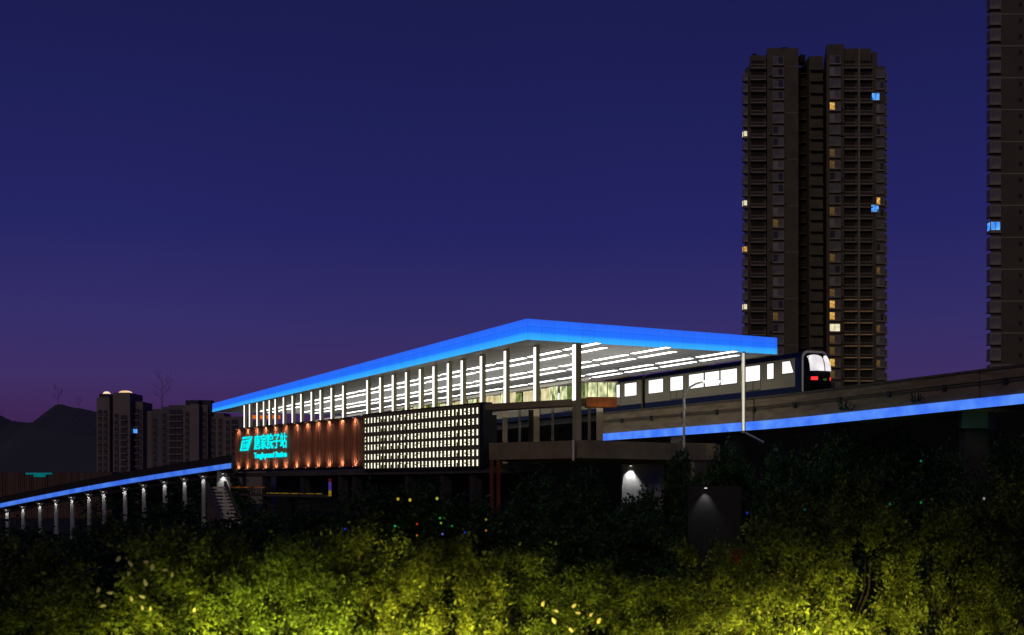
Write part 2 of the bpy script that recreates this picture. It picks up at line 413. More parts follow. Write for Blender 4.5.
# timber wall with battens
mb = MB(); wz0, wz1 = H + 1.93, H + 7.02
mb.obox(F0, fd, J + .05, fl_, fn, -.3, 0, wz0, wz1)
p_ = J + .2
while p_ < fl_ - .2:
    wd = random.choice((.22, .28, .34)); mb.obox(F0, fd, p_, p_ + wd, fn, .001, random.uniform(.012, .022), wz0 + .02, wz1 - .02); p_ += wd + random.uniform(.18, .34)
mb.m = [m_ if k_ < 6 else int((k_ // 6) * 7919 % 3) for k_, m_ in enumerate(mb.m)]
wood = mb.build('timber_wall', [M['wood'], M['wood_dark'], M['wood_mid']], st)
mb = MB(); mb.obox(F0, fd, J + .02, fl_ + .05, fn, -.35, .2, wz1 + .004, wz1 + .12); mb.build('coping', M['concrete_dark'], wood)
top_px = [239, 248, 257, 266, 276, 286, 297, 308, 318.5, 329.7, 342.3, 355.6]
for px in top_px:
    t = t_at(px) * fl_
    for up in (0, 1):
        q = F0 + fd * t + fn * .30
        z = wz1 + .06 if up else wz0 - .06
        mb = MB(); mb.obox(q, fd, -.07, .07, fn, -.06, .06, z - .06, z + .06, 0)
        mb.obox(q, fd, -.05, .05, fn, -.045, .045, z - .08 if up else z + .061, z - .061 if up else z + .08, 1)
        mb.obox(q, fd, -.02, .02, fn, -.35, -.06, z - .02, z + .02, 0)
        f = mb.build('wall_lamp', [M['black'], M['warm_lamp']], wood)
        zz = z - .10 if up else z + .10
        q2 = F0 + fd * t - fn * .1
        spot((q.x, q.y, zz), (q2.x, q2.y, zz + (-1.0 if up else 1.0)), 150, (1, .62, .38), 150, 1, .05, f)

# perforated screen: a panel with real openings in front of a light box
NC, NR = 32, 6
sz0, sz1 = H + 1.6, H + 7.12
mb = MB()
xe = np.linspace(.15, J - .2, NC + 1)
mar = .42
rows_c = [sz1 - (sz1 - sz0) * q for q in (.105, .275, .45, .60, .775, .935)]
def pf(a, z, off=.55): q = F0 + fd * a + fn * off; return (q.x, q.y, z)
glyphs = {'o': [], 'c': [(.5, 1, .36, .62)], 'r': [(.55, 1, 0, .6)], 't': [(0, .42, .62, .86)], 'e': [(.45, 1, .22, .36), (0, .3, .62, .7)], 's': [(0, .5, .22, .38), (.5, 1, .6, .74)], 'a': [(.3, .62, .45, .55)]}
seq = [random.choice('oooocrtesa') for _ in range(NC)]
hh = .27
mb2 = MB()
# horizontal bands between the rows
zedges = [sz1]
for zc in rows_c: zedges += [zc + hh, zc - hh]
zedges.append(sz0)
for k in range(0, len(zedges), 2):
    z1, z0 = zedges[k], zedges[k + 1]
    if z1 - z0 > .001:
        b = [pf(0, z0, .45), pf(J, z0, .45), pf(J, z0), pf(0, z0)]; mb.hexa(b, [(x, y, z1) for x, y, _ in b])
for zc in rows_c:
    z0, z1 = zc - hh, zc + hh
    aprev = 0
    for c in range(NC):
        wc = (xe[c + 1] - xe[c]); a0 = xe[c] + wc * .25; a1 = xe[c] + wc * .76
        b = [pf(aprev, z0, .45), pf(a0, z0, .45), pf(a0, z0), pf(aprev, z0)]; mb.hexa(b, [(x, y, z1) for x, y, _ in b])
        for (f0, f1, g0, g1) in glyphs[seq[c]]:     # tabs that give each opening its own outline; +a runs to the photo's left
            aa0, aa1 = a1 - (a1 - a0) * f1, a1 - (a1 - a0) * f0
            zz0, zz1 = z0 + (z1 - z0) * g0, z0 + (z1 - z0) * g1
            b = [pf(aa0, zz0, .46), pf(aa1, zz0, .46), pf(aa1, zz0, .545), pf(aa0, zz0, .545)]; mb.hexa(b, [(x, y, zz1) for x, y, _ in b])
        aprev = a1
    b = [pf(aprev, z0, .45), pf(J, z0, .45), pf(J, z0), pf(aprev, z0)]; mb.hexa(b, [(x, y, z1) for x, y, _ in b])
scr = mb.build('perforated_screen', M['screen'], st)
mb = MB(); mb.obox(F0, fd, .2, J - .2, fn, .20, .34, sz0 + .1, sz1 - .1); mb.build('light_box', M['screen_light'], scr)
mb = MB(); mb.obox(F0, fd, -.55, -.003, fn, -.4, .58, sz0 - .05, sz1 + .12); mb.obox(F0, fd, 0, J, fn, -.3, .58, sz1 + .003, sz1 + .12); mb.obox(F0, fd, 0, J, fn, -.3, .58, sz0 - .1, sz0 - .003)
mb.build('screen_frame', M['black'], scr)

# sign on the timber wall
sg = empty('station_sign', (F0.x + fd.x * .84 * fl_, F0.y + fd.y * .84 * fl_, H + 3.2), 'cyan illuminated lettering and logo mounted on the timber wall', 'sign')
rx = -fd; rot = Matrix(((rx.x, 0, fn.x), (rx.y, 0, fn.y), (0, 1, 0)))   # text x, y, normal
def word(txt, a_left, a_right, z0, z1, name, bold=0.0):
    cu = bpy.data.curves.new('txt', 'FONT'); cu.body = txt; cu.size = 1; cu.extrude = .03; cu.offset = min(bold, .008); cu.resolution_u = 3
    o = bpy.data.objects.new('txt', cu); col.objects.link(o); bpy.context.view_layer.update()
    dg = bpy.context.evaluated_depsgraph_get(); me = bpy.data.meshes.new_from_object(o.evaluated_get(dg))
    col.objects.unlink(o); bpy.data.objects.remove(o)
    A = np.array([x.co[:] for x in me.vertices]); mn, mx = A.min(0), A.max(0)
    wd = a_left - a_right
    og = F0 + fd * a_left + fn * .22; o0 = wloc(sg)
    for x in me.vertices:
        lx = (x.co.x - mn[0]) / (mx[0] - mn[0]) * wd; ly = z0 + (x.co.y - mn[1]) / (mx[1] - mn[1]) * (z1 - z0); lz = (x.co.z + .03)
        q = og + rx * lx + fn * lz
        x.co = (q.x - o0.x, q.y - o0.y, ly - o0.z)
    n_ = len(me.vertices); vs = [tuple(x.co) for x in me.vertices]; fs = [tuple(p_.vertices) for p_ in me.polygons]
    allv, allf = list(vs), list(fs)
    for q_, (dx, dz) in enumerate(((.07, 0), (.035, .05)), 1):       # a second and third pass give the strokes their neon weight
        allv += [(x + rx.x * dx + fn.x * .004 * q_, y + rx.y * dx + fn.y * .004 * q_, z + dz) for x, y, z in vs]; allf += [tuple(i_ + n_ * q_ for i_ in f_) for f_ in fs]
    me = bpy.data.meshes.new(name); me.from_pydata(allv, [], allf); me.materials.append(M['cyan'])
    ob = bpy.data.objects.new(name, me); col.objects.link(ob); ob.parent = sg
    return ob
aL, aR = t_at(256) * fl_, t_at(288.5) * fl_
word('唐家院子站', aL, aR, H + 4.28, H + 6.1, 'chinese_lettering', .042)
word('Tangjiayuanzi Station', aL, aR, H + 3.04, H + 3.92, 'latin_lettering', .018)
# logo: leaning parallelogram with a bent double rail cut into it
l0, l1 = t_at(242) * fl_, t_at(254.6) * fl_; LW = l0 - l1; z0, z1 = H + 4.24, H + 5.98
def lg(x, y, off=.24):                 # logo plane: x 0..1 along, y 0..1 up, leaning to the right
    q = F0 + fd * (l0 - LW * (x * .78 + .22 * y)) + fn * off; return (q.x, q.y, z0 + (z1 - z0) * y)
mb = MB()
def plate(poly, t=.06, m=0, o=.24): mb.hexa([lg(x, y, o) for x, y in poly], [lg(x, y, o + t) for x, y in poly], m)
plate([(0, 0), (.16, 0), (.16, .55), (0, .55)])
plate([(0, .56), (.62, .62), (.62, .80), (0, .74)]); plate([(0, .83), (.62, .86), (1, 1.0), (0, 1.0)])
plate([(.66, .0), (.84, .0), (1, .96), (.66, .78)])
plate([(.24, .0), (.60, .0), (.60, .15), (.24, .15)]); plate([(.24, .2), (.40, .2), (.40, .52), (.24, .52)]); plate([(.47, .2), (.61, .2), (.61, .56), (.47, .54)])
mb.build('logo', M['cyan'], sg)

# narrow walkway at the near platform end, glass lookout at its tip
A_, B_ = P(485, 404, 103.2), P(617, 397, 103.2)
wd_ = Vector((B_.x - A_.x, B_.y - A_.y)).normalized(); wp = Vector((-wd_.y, wd_.x))
wl = (Vector((B_.x, B_.y)) - Vector((A_.x, A_.y))).length
mb = MB(); q4 = [(A_.x, 103.2), (B_.x - 2.6, 103.2), (B_.x - 2.6, 105.6), (A_.x, 105.6)]; zz4 = [A_.z, B_.z - .1, B_.z - .1, A_.z]
mb.hexa([(x, y, z - .52) for (x, y), z in zip(q4, zz4)], [(x, y, z) for (x, y), z in zip(q4, zz4)]); mb.build('walkway', M['concrete'], st)
LB0, LB1 = B_.z - .78, B_.z
mb = MB(); mb.obox((A_.x, A_.y), wd_, wl - 2.55, wl, wp, -.1, 2.2, LB0, LB1)
look = mb.build('lookout', surf('orange_lit_base', (.42, .17, .06, 1), .7, .25, 2), st)
mb = MB(); mb.obox((A_.x, A_.y), wd_, wl - 2.5, wl - .05, wp, -.05, 2.1, LB1 + .02, LB1 + 1.2)
def pane_mat():
    m = glow('lookout_glow', lin(245, 245, 185), 1.3, .8, 2.6, c2=lin(25, 70, 40), stretch=(1.4, 1.4, .5)); return m
M['glass_busy'] = pane_mat()
mb.build('lit_glass', M['glass_busy'], look)
mb = MB()
for a in (-2.5, -1.65, -.8, -.08): mb.obox((A_.x, A_.y), wd_, wl + a - .04, wl + a + .04, wp, -.1, -.053, LB1 + .02, LB1 + 1.2)
mb.obox((A_.x, A_.y), wd_, wl - 2.6, wl + .05, wp, -.15, 2.2, LB1 + 1.203, LB1 + 1.31)
mb.build('frame', M['white_steel'], look)
spot((B_.x - 1.2, B_.y - 1.2, LB0 - 1.2), (B_.x - 1.2, B_.y, LB0 + .4), 45, (1, .5, .2), 120, .9, .1, look)
# platform screen panels beyond, with bright posters
def SL(a, z): q = Vector((X_at(588, 112), 112.0)) + u * a; return (q.x, q.y, z)
pan = [M['glass_busy'], glow('poster_cream', lin(250, 240, 200), 1.0, .4, 1.2, c2=lin(190, 170, 110)), glow('poster_green', lin(170, 190, 110), .8, .9, 1.2, c2=lin(15, 45, 25)),
       glow('poster_amber', lin(235, 205, 120), 1.0, .8, 2.2), glow('poster_dark', lin(60, 75, 50), .7, .6, 1.2)]
a = .2; k = 0
q0 = Vector((X_at(588, 112), 112.0))
mb = MB(); mb.obox(q0, u, 0, 92, v, -.2, .8, H + 7.55, H + 7.88); edge = mb.build('platform_edge', M['concrete_dark'], st)
while a < 90:
    wv = random.choice((1.2, 1.6, 2.0))
    mb = MB(); mb.obox(q0, u, a, a + wv, v, 0, .08, H + 7.9, H + 9.35 + random.uniform(-.15, .12))
    mb.build('screen_panel', pan[random.choice((0, 0, 0, 1, 1, 1, 2, 3))], edge); a += wv + random.choice((.1, .15, .5)); k += 1
mb = MB(); mb.obox(q0, u, 0, 92, v, -.04, .14, H + 9.5, H + 9.72); mb.build('screen_header', M['white_steel'], edge)
for k in range(14):
    mb = MB(); mb.obox(q0, u, k * 7, k * 7 + .2, v, .1, .3, H + 3, H + 7.55); mb.build('edge_support', M['concrete_dark'], edge)
# amber and blue lit shop box deep in the platform
q = P(268, 418, 185)
mb = MB(); mb.box(q.x - 2.6, q.x + 1.8, 185, 185.3, H + 9.9, H + 10.45); mb.build('amber_light_box', glow('amber_box', lin(255, 120, 30), 1.0, .6, .8), st)

# lower concourse deck under the near end
dk = [P(489, 443, 108), P(587, 440, 101), P(720, 444, 112.5)]
D0, D1, D2 = [Vector((p.x, p.y)) for p in dk]
mb = MB(); zt, zb_ = H + 3.67, H + 2.2
mb.prism([D0, D1, D2, D2 + Vector((-4, 10)), D0 + Vector((3, 16))], zb_, zt)
deck = mb.build('concourse_deck', M['concrete'], st)
mb = MB(); q = P(573, 440, 101.4); mb.tube([(q.x, q.y - .5, zt), (q.x, q.y - .5, H + 2.0)], .09, 8); mb.build('drain_pipe', M['white_steel'], deck)
for px in (531,):
    q = Vector((X_at(px, 109), 109)); mb = MB(); mb.obox(q, wd_, -.22, .22, wp, -.2, .2, zt, H + 6.6); mb.build('pillar', M['black'], st)
for px, wpx, d in ((505, 5, 128), (536, 7, 126), (578, 5, 118), (600, 6, 118)):
    q = X_at(px, d); hw = wpx / 2 / F * d; mb = MB(); mb.box(q - hw, q + hw, d, d + .8, H + 2.2, H + 8.1); mb.build('pillar', M['concrete'], st)
# wall panel at deck's far end and the downlit walls under the deck
q0_, q1_ = X_at(686, 111), X_at(716, 111)
mb = MB(); mb.box(q0_, q1_, 111.2, 114, H + 2.3, H + 3.75); mb.build('end_panel', M['concrete'], deck)
def downlit(x0, x1, y0, y1, d, power, lx, name, alb=.42):
    X0, X1 = X_at(x0, d), X_at(x1, d); mb = MB(); mb.box(X0, X1, d, d + 1.2, 0, Z_at(y0, d))
    wl_ = mb.build(name, surf('pale_render', (alb, alb, alb, 1), .8, .12, 1.5), st)
    z = Z_at(y0 + 1.5, d); xx = X_at(lx, d)
    mb = MB(); mb.box(xx - .14, xx + .14, d - .5, d - .2, z - .02, z + .1, 0); mb.box(xx - .09, xx + .09, d - .44, d - .26, z - .06, z - .022, 1); mb.box(xx - .05, xx + .05, d - .2, d - .003, z + .0, z + .06, 0)
    f = mb.build('downlight', [M['black'], M['led_white']], wl_)
    spot((xx, d - .35, z - .08), (xx, d - .02, z - 2.2), power, (1, .98, .95), 75, .7, .05, f)
downlit(622, 664, 464, 490, 112, 520, 630.5, 'lit_wall', .3)
downlit(688, 741, 486, 520, 90, 110, 705, 'lit_wall', .022)
# red-brown steel post by the screen end
q = X_at(495, 104); mb = MB(); mb.box(q - .45, q - .12, 104, 104.3, 0, H + 2.1); mb.box(q + .12, q + .45, 104, 104.3, 0, H + 2.1); mb.build('steel_post', M['rust'], st)
# lower storey: piers, rails with lit edge lines
for px in (262, 300, 338, 352, 405, 440, 470):
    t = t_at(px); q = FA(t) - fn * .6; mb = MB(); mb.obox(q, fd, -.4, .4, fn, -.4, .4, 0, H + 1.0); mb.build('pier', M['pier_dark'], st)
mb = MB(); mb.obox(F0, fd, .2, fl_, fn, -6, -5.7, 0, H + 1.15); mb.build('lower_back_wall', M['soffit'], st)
mb = MB()
q = F0; mb.obox(q, fd, t_at(330) * fl_, fl_ + 6, fn, .2, .45, H - 1.35, H - 1.05); led = mb.build('lower_floor_edge', M['concrete_dark'], st)
mb = MB(); mb.obox(q, fd, t_at(268) * fl_, fl_ + 6, fn, .455, .5, H - .35, H - .22); mb.build('orange_line', M['orange_line'], led)
mb = MB(); mb.obox(q, fd, t_at(326) * fl_, t_at(270) * fl_, fn, .455, .5, H - 1.0, H - .91); mb.build('yellow_line', M['yellow_line'], led)
mb = MB()
k = t_at(326) * fl_
while k < fl_ + 5: mb.obox(q, fd, k, k + .06, fn, .3, .36, H - 1.05, H - .2); k += .8
mb.build('railing', M['black'], led)
# small upright shop light box near the pier
q = FA(t_at(335)) + fn * .6
def upright(z0, z1, m, nm):
    mb = MB(); mb.obox(q, fd, -.2, .2, fn, -.08, .08, z0, z1); return mb.build(nm, m, ub)
ub = empty('upright_light_sign', (q.x, q.y, H - 2), 'small upright red, violet and yellow light sign under the timber wall', 'sign')
upright(H + .35, H + .7, glow('sign_red', lin(110, 30, 28), .4), 'red_panel'); upright(H - .55, H + .34, glow('sign_violet', lin(80, 62, 165), .5), 'violet_panel'); upright(H - 1.2, H - .56, glow('sign_yellow', lin(200, 165, 40), .5, .6, 3), 'yellow_panel')
upright(0, H - 1.21, M['black'], 'post')

# ------------------------------------------------------------------ approach ramp on the left with blue edge light and lit piers
def RP(px):                            # ramp edge: photo column -> depth, level
    t = (px - 0) / 232.0; d = 187 + (150 - 187) * t
    y = 505.2 + (465.0 - 505.2) * t - 2.2 * math.sin(math.pi * t)
    return d, y
ramp = empty('approach_ramp', (X_at(110, 168), 168, 0), 'long descending ramp left of the timber wall with a blue light band and downlit piers', 'ramp')
mb, mb1 = MB(), MB()
pts = [(-130, *RP(-130)), *[(p, *RP(p)) for p in range(-90, 229, 20)], (231, *RP(231))]
def quadstrip(mb, za, zb, y0, y1, m=0):
    for (p0, d0, yy0), (p1, d1, yy1) in zip(pts, pts[1:]):
        z0, z1 = Z_at(yy0, d0), Z_at(yy1, d1)
        x0, x1 = X_at(p0, d0), X_at(p1, d1)
        mb.hexa([(x0, d0 + y0, z0 + za), (x1, d1 + y0, z1 + za), (x1, d1 + y1, z1 + za), (x0, d0 + y1, z0 + za)],
                [(x0, d0 + y0, z0 + zb), (x1, d1 + y0, z1 + zb), (x1, d1 + y1, z1 + zb), (x0, d0 + y1, z0 + zb)], m)
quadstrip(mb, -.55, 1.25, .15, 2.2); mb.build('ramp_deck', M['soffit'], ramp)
quadstrip(mb1, -.36, .26, 0, .14); mb1.build('blue_light_band', M['led_blue_deep'], ramp)
mb = MB(); quadstrip(mb, -1.25, -.555, 1.2, 2.2); mb.build('crossbeam', M['soffit'], ramp)
for px in (5, 21, 38, 54, 70, 87, 102, 123, 142, 163, 183, 202, 222):
    d, y = RP(px); x = X_at(px, d); zt_ = Z_at(y, d) - .55
    big = 1 if px > 215 else 0
    hw = .8 if big else .22
    mb = MB(); mb.box(x - hw, x + hw, d + .7, d + 1.15, 0, zt_ - .7); mb.hexa([(x - hw, d + .7, zt_ - .7), (x + hw, d + .7, zt_ - .7), (x + hw, d + 1.15, zt_ - .7), (x - hw, d + 1.15, zt_ - .7)], [(x - .75, d + .7, zt_), (x + .75, d + .7, zt_), (x + .75, d + 1.15, zt_), (x - .75, d + 1.15, zt_)]); pr = mb.build('pier', surf('pier_paint', (.28, .28, .28, 1), .8, .1, 1) if 'pier' not in M else M['pier'], ramp)
    M['pier'] = pr.data.materials[0]
    mb = MB(); mb.box(x - .12, x + .12, d + .3, d + .55, zt_ - .32, zt_ - .15, 0); mb.box(x - .09, x + .09, d + .33, d + .52, zt_ - .36, zt_ - .322, 1); mb.box(x - .03, x + .03, d + .4, d + .46, zt_ - .149, zt_ + .05, 0)
    f = mb.build('downlight', [M['black'], M['led_white']], pr)
    spot((x, d + .42, zt_ - .4), (x, d + .68, zt_ - 3.0), 200 if big else 85, (1, .97, .92), 80, .8, .05, f)

# stair running down from the ramp
sa, sb = P(216, 487, 143), P(238, 541, 128)
stair = empty('outdoor_staircase', (sb.x, sb.y, 0), 'steep pale concrete staircase descending beneath the left end of the timber wall', 'staircase')
mb = MB(); n = 15
dxy = Vector((sb.x - sa.x, sb.y - sa.y)); pn = Vector((1, .25)).normalized()
for k in range(n):
    p0 = Vector((sa.x, sa.y)) + dxy * (k / n); p1 = Vector((sa.x, sa.y)) + dxy * ((k + 1) / n)
    z = sa.z + (sb.z - sa.z) * k / n
    mb.prism([p0 - pn * .9, p0 + pn * .9, p1 + pn * .9, p1 - pn * .9], z - .22, z)
mb.build('flight', surf('stair_concrete', (.62, .56, .45, 1), .9, .2, 2), stair)
for sgn in (-1, 1):
    mb = MB(); p0 = Vector((sa.x, sa.y)) + pn * sgn * 1.0; p1 = Vector((sb.x, sb.y)) + pn * sgn * 1.0
    q_ = pn * .09
    mb.hexa([(p0.x - q_.x, p0.y - q_.y, sa.z - .7), (p0.x + q_.x, p0.y + q_.y, sa.z - .7), (p1.x + q_.x, p1.y + q_.y, sb.z - .7), (p1.x - q_.x, p1.y - q_.y, sb.z - .7)],
            [(p0.x - q_.x, p0.y - q_.y, sa.z + .75), (p0.x + q_.x, p0.y + q_.y, sa.z + .75), (p1.x + q_.x, p1.y + q_.y, sb.z + .75), (p1.x - q_.x, p1.y - q_.y, sb.z + .75)])
    mb.build('side_wall', M['concrete_dark'], stair)
mb = MB(); mb.box(sb.x - 1, sb.x + 1, sb.y, sb.y + 1, 0, sb.z - .4); mb.build('stair_pier', M['concrete_dark'], stair); mb = MB(); mb.box(sa.x - .8, sa.x + .8, sa.y - 1, sa.y, 0, sa.z - .6); mb.build('stair_pier', M['concrete_dark'], stair)

# ------------------------------------------------------------------ viaduct and train
via = empty('rail_viaduct', (*GL(0, 3), 0), 'concrete elevated railway girder with a glowing blue band, under the train', 'viaduct')
def ztop(a): return H + 8.22 + .016 * max(0, -a)
def zblu(a): return H + (6.0 - .0045 * a if a > 0 else 6.0 - .021 * a)
def zbot(a): return zblu(a) - (.80 if a > 0 else .80 + .003 * a)
def strip(mb, a0, a1, n, f0, f1, s0, s1, m=0):
    for k in range(n):
        x0, x1 = a0 + (a1 - a0) * k / n, a0 + (a1 - a0) * (k + 1) / n
        c = [GL(x0, s0), GL(x1, s0), GL(x1, s1), GL(x0, s1)]
        zl = [f0(x0), f0(x1), f0(x1), f0(x0)]; zh = [f1(x0), f1(x1), f1(x1), f1(x0)]
        mb.hexa([(q.x, q.y, z) for q, z in zip(c, zl)], [(q.x, q.y, z) for q, z in zip(c, zh)], m)
mb = MB()
for a0, a1 in ((-75, -46.2), (-46, -22.2), (-22, 4.9), (5.1, 32.7)): strip(mb, a0, a1, 4, lambda a: zbot(a) + .05, ztop, 0, .35)
strip(mb, -75, 32.7, 12, lambda a: zbot(a) + .05, lambda a: ztop(a) - .6, .36, 6.5)
gir = mb.build('girder', M['beam'], via)
mb = MB(); strip(mb, -75, 32.7, 18, zbot, zblu, -.14, -.003); mb.build('blue_light_band', M['led_blue'], via)
mb = MB(); strip(mb, 32.8, 80, 6, lambda a: H + 7.5, lambda a: H + 8.2, .9, 2.2); mb.build('track_beam', M['black'], via)
mb = MB(); strip(mb, -75, 32.7, 18, lambda a: ztop(a) - .86, lambda a: ztop(a) - .76, -.16, -.08)
strip(mb, -75, 32.7, 18, lambda a: ztop(a) - 1.12, lambda a: ztop(a) - 1.0, -.10, -.003, 1)
strip(mb, -75, 32.7, 18, lambda a: ztop(a) - .14, lambda a: ztop(a) + .05, -.1, .45, 1)
mb.build('cable_pipe', [M['beam'], M['concrete_dark']], via)
for k in range(18):
    a = -72 + k * 5.9; mb = MB(); strip(mb, a, a + .35, 1, lambda q: ztop(q) - 1.3, lambda q: ztop(q) - .8, -.2, -.003); mb.build('pipe_bracket', M['black'], via)
for a in (-46, 18):
    mb = MB(); c = GL(a, 3); mb.obox(c, u, -.9, .9, v, -1.3, 1.3, 0, zbot(a) - 1.0); mb.obox(c, u, -1.1, 1.1, v, -2.9, 2.9, zbot(a) - .995, zbot(a) + .04); mb.build('pier', M['concrete_dark'], via)
# pale green lit pier head at the far right
pa = P(962, 428, 96); mb = MB(); xw = X_at(988, 96) - pa.x
zc0, zc1 = Z_at(428, 96), Z_at(406, 96)
mb.hexa([(pa.x, 96, zc0), (pa.x + xw, 96, zc0), (pa.x + xw + 1.6, 98.5, zc0), (pa.x + .6, 98.5, zc0)], [(pa.x, 96, zc1), (pa.x + xw, 96, zc1), (pa.x + xw + 1.6, 98.5, zc1), (pa.x + .6, 98.5, zc1)])
m2 = MB(); m2.box(pa.x + .5, pa.x + xw + .3, 96.6, 98, 0, zc0 - .003); m2.build('pier', M['soffit'], via)
pier_g = mb.build('pier_head', M['cabinet'], via); tag(pier_g, 'pale greenish square pier head')
spot((pa.x + 1, 92.5, H + 2.2), (pa.x + 1, 96, H + 5), 40, (.6, 1, .7), 90, .9, .1, pier_g)
# weeds rooted on the girder face
for nm, px, py, lab in (('weed', 852, 409, 'small dark weed sprouting from the girder, nearer the train'), ('weed', 922, 402, 'small dark weed sprouting from the girder, farther from the train')):
    k = (px - CX) / F; a = (25.0 - 112 * k) / (.446 + .895 * k); c = GL(a, -.12); mb = MB(); zb0 = Z_at(py + 1, c.y)
    for j in range(26):
        th = random.uniform(0, math.pi); ln = random.uniform(.3, 1.1); base = Vector((c.x + random.uniform(-.7, .7), c.y - .06, zb0))
        tip = base + Vector((math.cos(th) * ln * .7, -.1 - random.random() * .3, math.sin(th) * ln)); sd = Vector((.07, .02, .05))
        mb.face([base, (base + tip) / 2 + sd, tip, (base + tip) / 2 - sd])
    o = mb.build(nm, M['leaf_dark']); tag(o, lab, 'weed', 'weeds growing on the girder')

# train
tr = empty('monorail_train', (*GL(20, 1.7), H + 8.3), 'grey and navy monorail train with bright windows running past the canopy', 'train')
def TP(a, s, z): q = Vector((25.1, 112.1)) + u * a + v * s; return (q.x, q.y, H + z)
def a_of(px, s=0):
    k = (px - CX) / F; b = Vector((25.1, 112.1)) + v * s
    return (b.x - b.y * k) / (.446 + .895 * k)
TW = 2.75
def section(grow=0.0, n=5, r=.62, z0=8.35, z1=11.95):
    s0, s1 = -grow, TW + grow; z1 = z1 + grow; pts = [(s0, z0)]
    for k in range(n + 1):
        t = math.pi - math.pi / 2 * k / n; pts.append((s0 + r + r * math.cos(t), z1 - r + r * math.sin(t)))
    for k in range(n + 1):
        t = math.pi / 2 - math.pi / 2 * k / n; pts.append((s1 - r + r * math.cos(t), z1 - r + r * math.sin(t)))
    pts.append((s1, z0)); return pts
def loft(mb, secs, m=0, caps=True):
    n = len(secs[0])
    for A, B in zip(secs, secs[1:]):
        for k in range(n): mb.face([A[k], B[k], B[(k + 1) % n], A[(k + 1) % n]], m)
    if caps: mb.face(secs[0], m); mb.face(list(reversed(secs[-1])), m)
def side_panel(mb, a0, a1, z0, z1, off=.012, th=.02, m=0, slope=0):
    mb.hexa([TP(a0, -off, z0), TP(a1, -off, z0), TP(a1, -off - th, z0), TP(a0, -off - th, z0)], [TP(a0 + slope, -off, z1), TP(a1, -off, z1), TP(a1, -off - th, z1), TP(a0 + slope, -off - th, z1)], m)
def car(a0, a1, wins, doors, head=False):
    mb = MB(); sec = section()
    loft(mb, [[TP(a0, s, z) for s, z in sec], [TP(a1, s, z) for s, z in sec]])
    body = mb.build('car_body', M['train'], tr)
    mb = MB(); side_panel(mb, a0 + .02, a1 - .02, 8.3, 8.86, .004, .03); mb.build('skirt', M['train_blue'], body)
    mb = MB(); arc = [(s_, z) for s_, z in section(.025) if s_ < .66 and z > 9]; arc = [(-.025, 11.44)] + [q_ for q_ in arc if q_[1] > 11.44]
    for (sa_, za_), (sb2, zb2) in zip(arc, arc[1:]): mb.face([TP(a0 + .02, sa_, za_), TP(a1 - .02, sa_, za_), TP(a1 - .02, sb2, zb2), TP(a0 + .02, sb2, zb2)])
    mb.build('roof_stripe', M['train_blue'], body)
    for (w0, w1, zz0, zz1, sl) in wins:
        mb = MB(); side_panel(mb, w0 - .07, w1 + .07, zz0 - .07, zz1 + .07, .004, .012, 1, sl); side_panel(mb, w0, w1, zz0, zz1, .017, .012, 0, sl)
        mb.build('window', [M['lit_window'], M['train_black']], body)
    for (w0, w1) in doors:
        mb = MB(); mid = (w0 + w1) / 2
        for e0, e1 in ((w0 - .1, w0 - .05), (mid - .03, mid + .03), (w1 + .05, w1 + .1)): side_panel(mb, e0, e1, 8.9, 9.72 if e0 == mid - .03 else 11.3, .004, .01, 0)
        side_panel(mb, w0 - .05, w1 + .05, 8.9, 8.96, .004, .01, 0)
        mb.build('door', M['train_black'], body)
    for k, ac in enumerate((.28, .72)):
        c_ = a0 + (a1 - a0) * ac; mb = MB()
        lo = [TP(c_ - 2.2, .5, 11.9), TP(c_ + 2.2, .5, 11.9), TP(c_ + 2.2, 2.5, 11.9), TP(c_ - 2.2, 2.5, 11.9)]
        hi = [TP(c_ - 2.0, .7, 12.2), TP(c_ + 2.0, .7, 12.2), TP(c_ + 2.0, 2.3, 12.2), TP(c_ - 2.0, 2.3, 12.2)]
        if not head or k: mb.hexa(lo, hi); mb.build('roof_unit', M['concrete'], body)
    return body
px_w = [(649, 663), (670.7, 683), (689.3, 703.7), (705.3, 719.3), (721, 737), (746, 760), (767.5, 773.6)]
wins = [(a_of(q), a_of(p), 9.82, 11.22, 0) for p, q in px_w]
ah = a_of(800)
wins.append((a_of(793.5), a_of(782.6), 10.15, 11.22, .5))
head = car(ah, a_of(645), wins, [(a_of(683), a_of(670.7)), (a_of(760), a_of(746))], True)
dlt = a_of(617) - a_of(637)
c1 = a_of(645) + .7
w2 = []; a = c1 + 1.0
while a < c1 + 22: w2.append((a, a + 2.4, 9.82, 11.22, 0)); a += 3.5
car(c1, c1 + 23.5, w2, [(w2[1][0], w2[1][1]), (w2[4][0], w2[4][1])])
c2_ = c1 + 24.2
car(c2_, c2_ + 23.5, [(x0 + 24.2, x1 + 24.2, z0_, z1_, 0) for x0, x1, z0_, z1_, _ in w2], [])
for a in (c1 - .7, c2_ - .7):
    mb = MB(); loft(mb, [[TP(a + .001, .18 + s * .88, 8.35 + (z - 8.35) * .95) for s, z in section()], [TP(a + .699, .18 + s * .88, 8.35 + (z - 8.35) * .95) for s, z in section()]]); mb.build('gangway', M['train_black'], tr)
